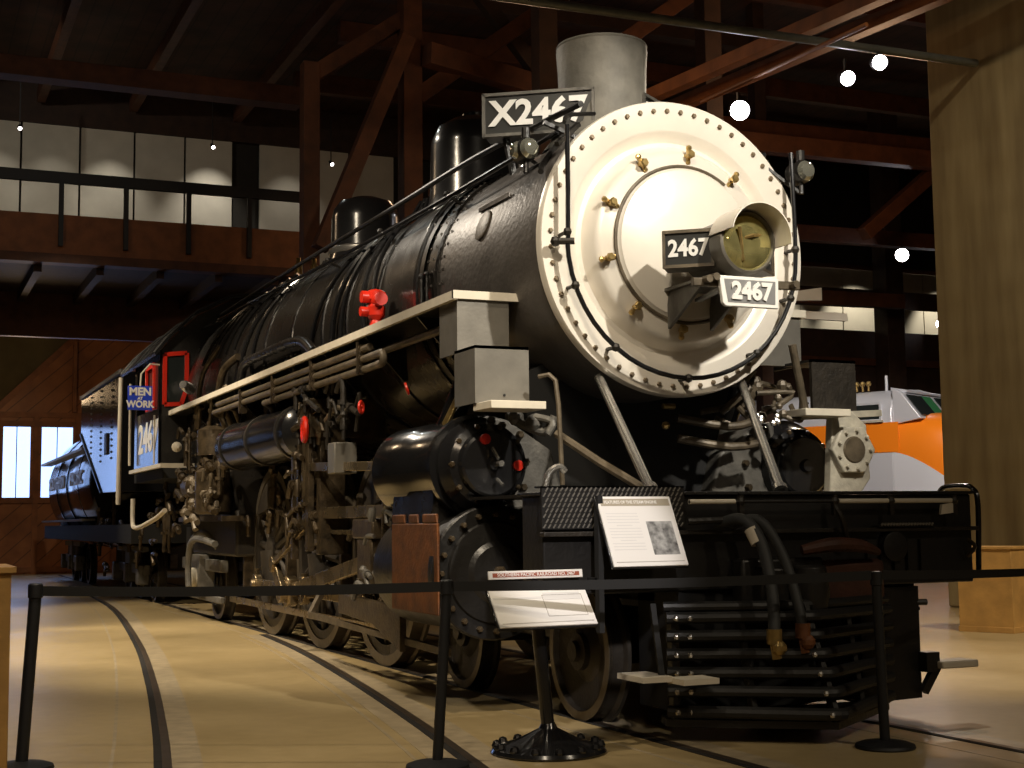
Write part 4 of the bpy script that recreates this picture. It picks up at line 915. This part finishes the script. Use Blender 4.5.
# ------------------------------------------------------------------ timber frame
def beam(p, q, w, h, label, m='timber', nm='timber_beam', cat='beam', grp=None):
    o = MB().bar(p, q, w, h).build(nm, m, bevel=.01); tag(o, label, cat, grp); return o
beam((1.97, 17.3, 0), (1.97, 17.3, 9.5), .30, .30, 'shorter dark timber post at the right end of the balcony railing', nm='timber_post', cat='post')
beam((3.77, 17, 0), (3.77, 17, 13.2), .36, .36, 'tall dark timber post behind the sand dome, next to the diagonal brace', nm='timber_post', cat='post')
beam((2.0, 16.7, 6.0), (3.62, 16.7, 10.0), .30, .28, 'reddish diagonal timber brace rising steeply to the post behind the locomotive boiler', nm='timber_brace', cat='brace')
beam((1.9, 17.3, 9.2), (3.7, 17.1, 10.5), .22, .28, 'shallow diagonal timber brace high above the balcony right end', nm='timber_brace', cat='brace')
beam((5.1, 14, 0), (5.1, 14, 13.2), .34, .34, 'dark timber post between the train number board and the smokestack', 'timber_dark', nm='timber_post', cat='post')
beam((8.3, 14, 0), (8.3, 14, 13.2), .34, .34, 'dark timber post above the top of the pale smokebox front', 'timber_dark', nm='timber_post', cat='post')
beam((21.25, 25.6, 0), (21.25, 25.6, 13.2), .6, .6, 'dark timber post left of the concrete pillar, under the paired spotlights', 'timber_dark', nm='timber_post', cat='post')
beam((14.6, 18, 7.4), (17.4, 18, 9.6), .3, .3, 'reddish diagonal brace rising into the concrete pillar edge', nm='timber_brace', cat='brace')
beam((-14, 24, 10.9), (3.55, 24, 10.9), .5, .42, 'long brown timber beam high above the left balcony', nm='timber_beam')
beam((-14, 20.5, 12.4), (14, 20.5, 12.4), .4, .5, 'far dark roof beam above the balcony brace', 'timber_dark')
for i, x in enumerate((-6.2, -3.8, -1.37, 1.04, 3.9)):
    beam((x, 10, 12.7), (x, 32, 12.7), .22, .35, 'rafter running back under the ceiling on the left', 'timber', 'rafter', 'rafter', 'rafters on the left side')
for i, y in enumerate((9, 12, 15, 18, 24, 28)):
    beam((4.5, y, 12.6), (34, y, 12.6), .25, .5, 'roof joist running across the ceiling on the right', 'timber', 'roof_joist', 'roof joist', 'roof joists on the right')
for i, (x0, x1) in enumerate(((7.4, 8.3), (6.75, 7.5), )):
    pass
beam((6.0, 20, 8.0), (7.95, 5.5, 8.05), .20, .20, 'orange-brown timber beam above the paired spotlights, right one of the parallel pair', 'timber_warm')
beam((5.3, 20, 8.0), (7.25, 5.5, 8.05), .20, .20, 'orange-brown timber beam above the paired spotlights, left one of the parallel pair', 'timber_warm')
beam((3.95, 16.6, 9.7), (12.5, 19.2, 9.4), .3, .4, 'dim timber truss chord behind the smokestack', 'timber')
beam((5.0, 15.8, 8.2), (9.5, 15.8, 11.6), .26, .3, 'rising timber truss brace behind the smokestack', 'timber')
beam((3.9, 17, 9.0), (8.5, 17, 12.6), .26, .3, 'rising timber brace right of the tall post behind the sand dome', 'timber')
beam((4.2, 17.2, 12.4), (7.5, 17.2, 8.6), .22, .26, 'falling timber brace crossing behind the train number board', 'timber_dark')
for k, z in enumerate((9.0, 10.0, 8.2, 7.0)):
    beam((10.5, 17.5 + k * 2.2, z), (20.5, 17.5 + k * 2.2, z + .1), .3, .38, ('upper', 'topmost', 'middle', 'lowest')[k] + ' of the dim horizontal beams between the smokebox front and the concrete pillar', 'timber', 'timber_beam')
# ceiling clutter: conduit pipe with lighting track
o = MB().cyl((-3.9, 7.8, 7.32), (8.5, 7.54, 7.30), .055, 12).build('lighting_pipe', 'pipe_grey'); tag(o, 'long grey pipe crossing high above the smokestack, holding the spotlights', 'pipe')
o = MB().cyl((5.9, 6.5, 7.15), (5.7, 10.0, 7.15), .03, 10).build('lighting_track', 'timber_warm'); tag(o, 'thin brown lighting rod above the top right of the smokebox front', 'rod')
# right far balconies
rb = thing('balcony', 'dim timber balcony on the far right, above the orange diesel', 'balcony', (18, 26, 0)); rb['_o'] = (18, 26, 0)
MB().b2((9, 26, 7.25), (33, 26.15, 7.75)).build('top_beam', 'timber_dark', rb)
MB().b2((9, 26, 4.4), (33, 26.15, 6.55)).build('fascia', 'timber_dark', rb)
MB().b2((9, 25.9, 5.55), (33, 26.0, 5.75)).build('fascia_rail', 'timber', rb)
MB().b2((9, 25.9, 8.3), (33, 26.0, 8.42)).build('handrail', 'timber', rb)
struct(MB().b2((9, 29.9, 0), (35, 30.0, 6.4)).build('trim_recess', 'wall_dark'))
for i in range(8):
    o = MB().b2((18.0 + i * 1.6, 29.8, 6.4), (19.56 + i * 1.6, 29.9, 9.2)).build('wall_panel', 'plaster')
    tag(o, 'pale wall panel glimpsed between dark balcony beams above the orange diesel', 'wall panel', 'pale panels behind the right balcony')
beam((13.45, 20.27, 0), (13.45, 20.27, 13.2), .3, .3, 'dark timber post almost hidden behind the right rim of the smokebox front', 'timber_dark', nm='timber_post', cat='post')
o = MB().b2((13.2, 20, 5.80), (15.6, 20.1, 5.98)).build('balcony_edge', 'plaster'); tag(o, 'pale horizontal ledge just right of the smokebox front, under a shorter pale ledge', 'ledge')
o = MB().prism([(13.2, 6.15), (14.9, 6.25), (14.9, 6.55), (14.6, 6.5), (13.2, 6.25)], 'y', 20, 20.1).build('balcony_edge', 'plaster'); tag(o, 'short pale tapering ledge right of the smokebox number plate', 'ledge')

# ------------------------------------------------------------------ concrete pillar, crates
struct(MB().b2((8.56, 5.2, 0), (11.4, 8.6, 13.2)).build('wall_pillar', 'pillar_concrete', bevel=.03), 'massive board-marked concrete pillar at the right edge')
def crate(name, label, x0, y0, x1, y1, h):
    t = thing(name, label, 'box', ((x0 + x1) / 2, (y0 + y1) / 2, 0)); t['_o'] = tuple(t.location)
    MB().b2((x0 + .02, y0 + .02, .05), (x1 - .02, y1 - .02, h - .03)).build('body', 'pine_crate', t, bevel=.004)
    MB().b2((x0, y0, h - .03), (x1, y1, h)).build('lid', 'pine_crate', t, bevel=.004)
    MB().b2((x0 + .01, y0 + .01, 0), (x1 - .01, y1 - .01, .06)).build('plinth', 'pine_crate', t, bevel=.004)
    return t
t = thing('wooden_crate', 'square varnished wooden box in front of the concrete pillar at the right edge', 'box', (6.2, 5.05, 0), R_(-66) )
MB().box((0, 0, .46), (.60, .52, .84)).build('body', 'pine_crate', t, bevel=.004)
MB().box((0, 0, .89), (.63, .55, .03)).build('lid', 'pine_crate', t, bevel=.004)
MB().box((0, 0, .03), (.62, .54, .06)).build('plinth', 'pine_crate', t, bevel=.004)
t = crate('wooden_crate', 'tall varnished wooden box cut off by the left edge of the picture', -4.95, -.2, -4.20, .4, 1.045)

# ------------------------------------------------------------------ orange diesel far right
dz = thing('diesel_locomotive', 'orange and silver diesel engine, partly hidden between the steam locomotive and the concrete pillar', 'diesel locomotive', (17.2, 19.4, 0), math.atan2(-.90, .424))
b = MB()
sec = [(-1.5, 1.1), (-1.5, 3.62), (-1.42, 3.85), (-1.2, 4.04), (-.8, 4.14), (0, 4.18), (.8, 4.14), (1.2, 4.04), (1.42, 3.85), (1.5, 3.62), (1.5, 1.1)]
b.prism([(y, z) for y, z in sec], 'x', -12, -.05); body = b.build('body_shell', 'diesel_silver', dz, bevel=.03)
b = MB()
for s in (-1, 1):
    b.b2((-12, s * 1.5, 2.69), (.1, s * 1.515, 3.36)); 
b.build('orange_side_band', 'diesel_orange', body)
for s in (-1, 1):
    MB().b2((-1.25, s * 1.505, 3.44), (-.35, s * 1.51, 3.78)).build('side_window', 'glass_dark', body)
    f = MB(); rect_frame(f, [(-1.28, s * 1.515, 3.42), (-.32, s * 1.515, 3.42), (-.32, s * 1.515, 3.80), (-1.28, s * 1.515, 3.80)], .05, .03, (0, 1, 0)); f.build('window_frame', 'diesel_silver', body)
    MB().b2((-1.4, s * 1.52, 3.37), (-.25, s * 1.58, 3.42)).build('arm_rest', 'casting_cream', body)
# nose loft
b = MB(); rings = []; N = 160
for k in range(61):
    t_ = k / 60; x = -.05 + 2.35 * t_
    w = 1.5 * (1 - max(0, t_ - .25) ** 2.4 * 1.15); zt = 3.58 - .55 * max(0, t_ - .3) ** 1.8 * 1.6; zb = .75 + .1 * t_; zc = (zt + zb) / 2; hh = (zt - zb) / 2; e = .38 + .35 * t_
    if k > 54: q_ = (k - 54) / 6; q_ = 1 - math.sqrt(max(0, 1 - q_ * q_)); w *= 1 - .28 * q_; hh *= 1 - .20 * q_
    ring = []
    for i in range(N):
        a = 2 * PI * i / N; c, s_ = math.cos(a), math.sin(a)
        ring.append(b.bm.verts.new((x, w * math.copysign(abs(c) ** e, c), zc + hh * math.copysign(abs(s_) ** e, s_))))
    rings.append(ring)
for A, B in zip(rings, rings[1:]):
    for i in range(N):
        j = (i + 1) % N; f = b._f([A[i], A[j], B[j], B[i]])
        cx_ = sum(v.co.x for v in f.verts) / 4; cz_ = sum(v.co.z for v in f.verts) / 4
        f.material_index = 0
b._f(rings[-1])
b.build('nose', 'diesel_nose', dz, ang=50)
# windscreen block
b = MB().prism([(-.06, 3.3), (.62, 3.42), (.16, 4.02), (-.06, 4.14)], 'y', -1.44, 1.44).build('windscreen_frame', 'diesel_silver', dz, bevel=.02)
for y0, y1 in ((-1.32, -.10), (.10, 1.32)):
    d = (V((.17, 0, 4.0)) - V((.62, 0, 3.42))).normalized(); n = V((d.z, 0, -d.x)); n = n if n.x > 0 else -n
    p = V((.58, (y0 + y1) / 2, 3.49)) + n * .02; q = V((.21, (y0 + y1) / 2, 3.96)) + n * .02
    MB().bar(p, q, y1 - y0, .02, up=n).build('windscreen_glass', 'glass_dark', dz)
    p2 = p + V((0, (y1 - y0) * .3, 0)) + n * .004; q2 = q + V((0, (y1 - y0) * .3, 0)) + n * .004
    MB().bar(p2, q2, (y1 - y0) * .38, .02, up=n).build('tinted_glass', 'glass_green', dz)
MB().prism([(-.2, 4.17), (.2, 4.08), (.2, 4.03), (-.2, 4.1)], 'y', -1.2, 1.2).build('roof_brow', 'diesel_silver', dz)
MB().b2((-12, -1.2, .3), (2.1, 1.2, 1.1)).build('underframe', 'flat_black', dz)
for s in (-1, 1):
    for x in (-.6, -1.9, -3.2, -8, -9.3, -10.6):
        MB().lathe([(.5, -.1), (.5, 0), (.4, .02), (.15, .0), (.12, .06), (0, .06)], (x, s * 1.22, .5), (0, s, 0), 28).build('wheel', 'wheel_iron', dz)
for x in (-.9, -1.05, -1.2): MB().cyl((x, -.9, 4.15), (x, -.9, 4.32), .03, 8).sph((x, -.9, 4.32), .07, 8).build('air_horn', 'brass', dz)
MB().cyl((-.55, -.7, 4.14), (-.55, -.7, 4.50), .035, 8).build('roof_antenna', 'diesel_silver', dz)

# ------------------------------------------------------------------ belt posts and belts
def belt_post(x, y, label, lean=(0, 0), r=.027, h=.93):
    t = thing('belt_post', label, 'belt barrier post', (x, y, 0), 0, None)
    T = V((lean[0], lean[1], h))
    MB().lathe([(0, 0), (.155, 0), (.16, .008), (.155, .022), (.12, .034), (.05, .045), (0, .045)], (0, 0, 0), (0, 0, 1), 40).build('base', 'post_black', t)
    MB().cyl((0, 0, .03), T - V((0, 0, .06)), r, 20).build('pole', 'post_black', t)
    MB().lathe([(r, 0), (r + .006, .004), (r + .006, .068), (r, .075), (0, .077)], T - V((0, 0, .07)), (0, 0, 1), 20).build('belt_head', 'post_black', t)
    return t
belt_post(-4.09, .66, 'black belt barrier post nearest the left edge of the picture, beside the wooden box', (.05, 0), .031)
belt_post(-2.19, -.27, 'black belt barrier post in the middle, just left of the information sign stand', (.055, 0), .027)
belt_post(.17, -.77, 'black belt barrier post in front of the right half of the pilot beam', (-.02, 0), .027)
def belt(A, B, label, w=.05, sag=.012, z0=.905, z1=.905):
    b = MB(); A = V(A); B = V(B); n = 12; lo = []
    d = (B - A).normalized(); s = V((-d.y, d.x, 0)) * .002
    rows = []
    for i in range(n + 1):
        t = i / n; p = A.lerp(B, t); p.z -= sag * 4 * t * (1 - t)
        rows.append([b.bm.verts.new(p + s * a + V((0, 0, c * w / 2))) for a, c in ((-1, -1), (1, -1), (1, 1), (-1, 1))])
    for P, Q in zip(rows, rows[1:]):
        for k in range(4): b._f([P[k], P[(k + 1) % 4], Q[(k + 1) % 4], Q[k]])
    b._f(rows[0]); b._f(rows[-1])
    o = b.build('barrier_belt', 'flat_black'); tag(o, label, 'barrier belt'); return o
belt((-4.005, .66 - .0, .895), (-2.165, -.27, .90), 'black barrier belt stretched from the left post to the middle post')
belt((-2.105, -.27, .90), (.12, -.77, .915), 'black barrier belt stretched from the middle post to the right post')
belt((.20, -.76, .915), (4.6, 1.07, .87), 'black barrier belt running from the right post out of the picture at the right edge', sag=.03)

# ------------------------------------------------------------------ information signs
def panel(parent, c, w, h, tilt, yaw, shear_x=0):
    """reading panel, returns a frame (origin, right, up, normal)"""
    r = V((math.cos(yaw), math.sin(yaw), 0)); u = V((-math.sin(yaw) * math.sin(tilt), math.cos(yaw) * math.sin(tilt), math.cos(tilt)))
    n = r.cross(u); c = V(c); R = Matrix((r, u, n)).transposed()
    return c, r, u, n, R
sgn = thing('information_stand', 'black pedestal with a wide white information panel, standing on a domed base', 'information stand', (-1.50, -.08, 0)); sgn['_o'] = (-1.50, -.08, 0)
MB().lathe([(.30, 0), (.31, .012), (.30, .03), (.25, .045), (.16, .075), (.09, .11), (.05, .13), (.035, .16), (0, .16)], (-1.49, -.08, 0), (0, 0, 1), 56).build('domed_base', 'gloss_black', sgn)
MB().cyl((-1.49, -.08, .12), (-1.555, -.08, .80), .036, 20).build('pedestal_pole', 'gloss_black', sgn)
for i in range(14):
    a = 2 * PI * i / 14; MB().sph((-1.49 + .275 * math.cos(a), -.08 + .275 * math.sin(a), .04), .03, 8).build('rim_ornament', 'gloss_black', sgn)
c, r, u, n, R = panel(sgn, (-1.57, -.20, .785), .575, .27, R_(38), R_(3))
pb = MB().box(c - n * .012, (.590, .285, .016), R).build('panel_tray', 'gloss_black', sgn, bevel=.004)
pp = MB().box(c, (.575, .268, .012), R).build('printed_panel', 'sign_white', sgn, bevel=.003)
b = MB()
for a_, b_, w_, h_ in ((0, -.112, .54, .004), (.128, .10, .0, .0)): 
    if w_: b.box(c + r * a_ + u * b_ + n * .0065, (w_, h_, .002), R)
for a_, b_, w_, h_ in ((.13, .058, .235, .003), (.13, -.075, .235, .003), (.0125, -.008, .003, .135), (.2475, -.008, .003, .135)): b.box(c + r * a_ + u * b_ + n * .0065, (w_, h_, .002), R)
b.build('printed_rule', 'text_grey', pp)
b = MB(); b.box(c + r * -.02 + u * .045 + n * .0065, (.52, .012, .001), R)
b.build('tinted_band', 'sign_inset', pp)
b = MB().box(c + r * .13 + u * .05 + n * .007, (.22, .045, .001), R).build('inset_heading', 'sign_inset', pp)
# upright header strip above the panel
hc = V((-1.56, -.10, .942)); hr_ = r; hu = V((0, 0, 1)).lerp(u, .2).normalized(); hn = hr_.cross(hu); HR = Matrix((hr_, hu, hn)).transposed()
hd = MB().box(hc, (.565, .044, .014), HR).build('header_strip', 'sign_white', sgn, bevel=.003)
MB().box(hc + hn * .0072, (.52, .022, .002), HR).build('header_band', 'sign_redbrown', hd)
text('header_words', 'SOUTHERN PACIFIC RAILROAD NO. 2467', .024, hc + hn * .009, hr_, hu, 'sign_white', hd, ext=.001, bold=.0003, sx=1.05)
MB().box(hc - u * .03 - n * .03, (.03, .10, .02), R).cyl((-1.555, -.08, .78), hc - hn * .01, .012, 8).build('header_bracket', 'gloss_black', sgn)

s2 = thing('reading_board', 'white tilted information board with a grey photograph, fixed before the pilot beam', 'information board', (-.98, -.15, 1.0)); s2['_o'] = (-.98, -.15, 1.0)
c, r, u, n, R = panel(s2, (-.965, -.20, 1.165), .47, .41, R_(26), R_(3))
MB().box(c - n * .012, (.485, .435, .016), R).build('panel_tray', 'gloss_black', s2, bevel=.004)
p2 = MB().box(c, (.47, .42, .012), R).build('printed_panel', 'sign_white', s2, bevel=.003)
MB().box(c + u * .172 + n * .0065, (.44, .042, .002), R).build('heading_band', 'sign_tan', p2)
text('heading_words', 'FEATURES OF THE STEAM ENGINE', .026, c + u * .172 + n * .008 - r * .03, r, u, 'sign_white', p2, ext=.001, bold=.0004, sx=.85)
MB().box(c + r * .118 - u * .045 + n * .0065, (.165, .20, .002), R).build('photograph', 'photo_print', p2)
b = MB().box(c + r * -.0 - u * .185 + n * .0065, (.43, .004, .002), R)
b.build('printed_rule', 'text_grey', p2)
b = MB()
random.seed(2)
for i in range(13): b.box(c + r * (-.105 + 0 * i) + u * (.105 - i * .018) + n * .0062, (.20 if i not in (4, 9) else .10, .004, .001), R)
b.build('text_lines', 'sign_inset', p2)
MB().bar((-1.19, -.12, .62), (-1.19, -.12, 1.36), .05, .03).bar((-1.19, -.12, 1.1), (-.75, -.14, 1.1), .03, .03).bar((-1.19, -.12, .9), (-1.19, .01, .9), .03, .03).build('support_arm', 'flat_black', s2)

# ------------------------------------------------------------------ spotlights
def spot_fixture(pos, target, label, r=.075, m='lamp_glow', grp=None, stem=.25):
    p = V(pos); d = (V(target) - p).normalized()
    t = thing('spotlight', label, 'spotlight', pos, 0, grp); t['_o'] = tuple(pos)
    MB().lathe([(r * .55, -.26), (r * .8, -.24), (r * 1.0, -.12), (r * 1.12, .03), (r * 1.12, .05), (r * 1.02, .05), (r * 1.0, .02)], p, d, 24).build('housing', 'iron_dark', t)
    MB().lathe([(r, .02), (r * .6, .035), (0, .04)], p, d, 24, cap=False).build('lens', m, t)
    MB().bar(p - d * .1, p - d * .1 + V((0, 0, stem)), .02, .04, up=(0, 1, 0)).build('yoke', 'iron_dark', t)
    return t
CAMP = V((-4.73, -7.1, 1.22))
def px3(x, y, z): return V((x, y, z))
spot_fixture((5.68, 9.0, 6.75), (0, -5, 2.2), 'glaring white spotlight just right of the top of the smokebox front', .13)
spot_fixture((6.67, 7.93, 7.0), (2.5, -3, 2), 'glaring spotlight high up right, left one of the close pair', .095)
spot_fixture((6.86, 7.50, 7.1), (1, -5, 3), 'glaring spotlight high up right, right one of the close pair', .095)
spot_fixture((18.46, 21.5, 7.81), (-2, -4, 2), 'distant bluish spotlight beside the concrete pillar, level with the headlight', .16)
spot_fixture((23.2, 25.75, 6.84), (-2, -4, 4), 'small bluish spotlight at the pillar edge, above the orange diesel', .12)
for p in ((-2.11, 29, 10.96), (2.62, 29, 10.94), (5.79, 29, 10.78)):
    lab = {-2.11: 'tiny spotlight above the pale wall panels at the far left', 2.62: 'tiny dim spotlight above the brightest pale wall panel', 5.79: 'tiny spotlight seen between the two timber posts'}[p[0]]
    spot_fixture(p, (p[0], 20, 6), lab, .045, 'lamp_glow_small', None, 1.2)

# ------------------------------------------------------------------ lights
def spot(loc, tgt, W, ang, col=(1, .80, .55), blend=.6, size=.12, name='spot_light'):
    d = bpy.data.lights.new(name, 'SPOT'); d.energy = W; d.spot_size = R_(ang); d.spot_blend = blend; d.color = col; d.shadow_soft_size = size
    o = bpy.data.objects.new(name, d); COL.objects.link(o); o.location = loc
    o.rotation_euler = (V(tgt) - V(loc)).to_track_quat('-Z', 'Y').to_euler(); return o
def point(loc, W, col, size=.4):
    d = bpy.data.lights.new('unseen_point_light', 'POINT'); d.energy = W; d.color = col; d.shadow_soft_size = size
    o = bpy.data.objects.new('unseen_point_light', d); COL.objects.link(o); o.location = loc; return o
WARM = (1, .84, .62)
spot((-4.6, 7.5, 6.0), (-1.7, 12.0, 2.9), 700, 20, WARM)  # unseen spot added to brighten the cab and its blue sign
spot((.55, -4.8, 6.6), (0, 1, 3.0), 2150, 34, (1, .92, .79), .5)
spot((1.5, -6.5, 6.0), (.2, -2.0, 0), 420, 46, WARM, 1)  # unseen soft spot, added to lift the floor before the pilot
spot((-3.6, -4.0, 6.8), (-.6, 1.6, 2.9), 900, 40, (1, .86, .66), size=.3)
spot((-5.5, 3.0, 7.2), (-1.2, 6.5, 1.6), 2000, 60, WARM)
spot((-4.6, 9.0, 7.2), (-1.9, 8.6, 0), 2300, 52, WARM)
spot((-5.0, 14.0, 7.2), (-1.5, 13.5, 1.6), 1500, 60, WARM)
spot((-3.5, -1.0, 7.2), (-2.4, 2.2, 0), 1100, 54, WARM, .9)
spot((5.2, -.5, 7.2), (4.6, 3.4, 0), 1900, 62, WARM)
spot((3.8, 3.0, 9.5), (8.56, 7, 3.6), 560, 70, WARM, 1)
spot((6.67, 7.7, 6.8), (2.2, 2.0, 1.8), 600, 60, WARM)
spot((11.0, 10.5, 8.5), (16.6, 19.0, 3.0), 3200, 40, (1, .93, .85))
spot((-2.0, 17.0, 8.5), (-1.6, 24, 0), 900, 60, WARM)
for x, w in ((-2.45, 40), (-1.0, 30), (.5, 80), (3.2, 150), (5.5, 40)):
    spot((x, 31.0, 12.4), (x, 32.4, 8.7), w * 2.2, 62, (1, .93, .82), .9, .03)
spot((-5.0, 24, 12.0), (1, 32.4, 10.8), 380, 70, (1, .93, .8), 1)
spot((-2.9, -6.5, 4.6), (-1.28, -.2, 1.10), 1700, 9.5, (1, .93, .90), .5)  # narrow unseen spot from the camera side, added to whiten the information boards
spot((-3.4, 9.8, 7.6), (-.95, 2.1, 3.2), 900, 26, (1, .88, .72), .7)
spot((-4.5, -4.5, 6.5), (-3.4, 1.0, 0), 500, 60, WARM, 1)  # extra unseen spot that brightens the front-left floor
for x in (19.5, 23, 26.5): spot((x, 28.2, 8.9), (x + .3, 29.8, 7.0), 260, 80, (1, .9, .72), .5, .05)
spot((12.0, 17.5, 7.5), (14.6, 20, 5.9), 160, 50, (1, .9, .75))
# unseen warm point lights, added as general fill in the hall
point((-6, 15, 8), 110, (1, .70, .42)); point((3.5, 11.5, 7.5), 70, (1, .62, .36)); point((10.5, 12, 7.5), 330, (1, .62, .36)); point((-4.5, -6, 5.5), 90, (1, .78, .55)); point((-2, 28, 4.5), 60, (1, .68, .38))
point((-1.9, 13.6, 9.4), 60, (.9, .95, .9), .1)
w = bpy.data.worlds.new('ambient_fill'); w.use_nodes = True; w.node_tree.nodes['Background'].inputs[0].default_value = (.030, .022, .014, 1); w.node_tree.nodes['Background'].inputs[1].default_value = 1; S.world = w  # dim warm world colour, added as ambient fill through the open end
S.view_settings.view_transform = 'Standard'; S.view_settings.look = 'None'; S.view_settings.gamma = 1; S.view_settings.exposure = 0; S.view_settings.use_curve_mapping = False
S.cycles.use_denoising = True
S.cycles.max_bounces = 6
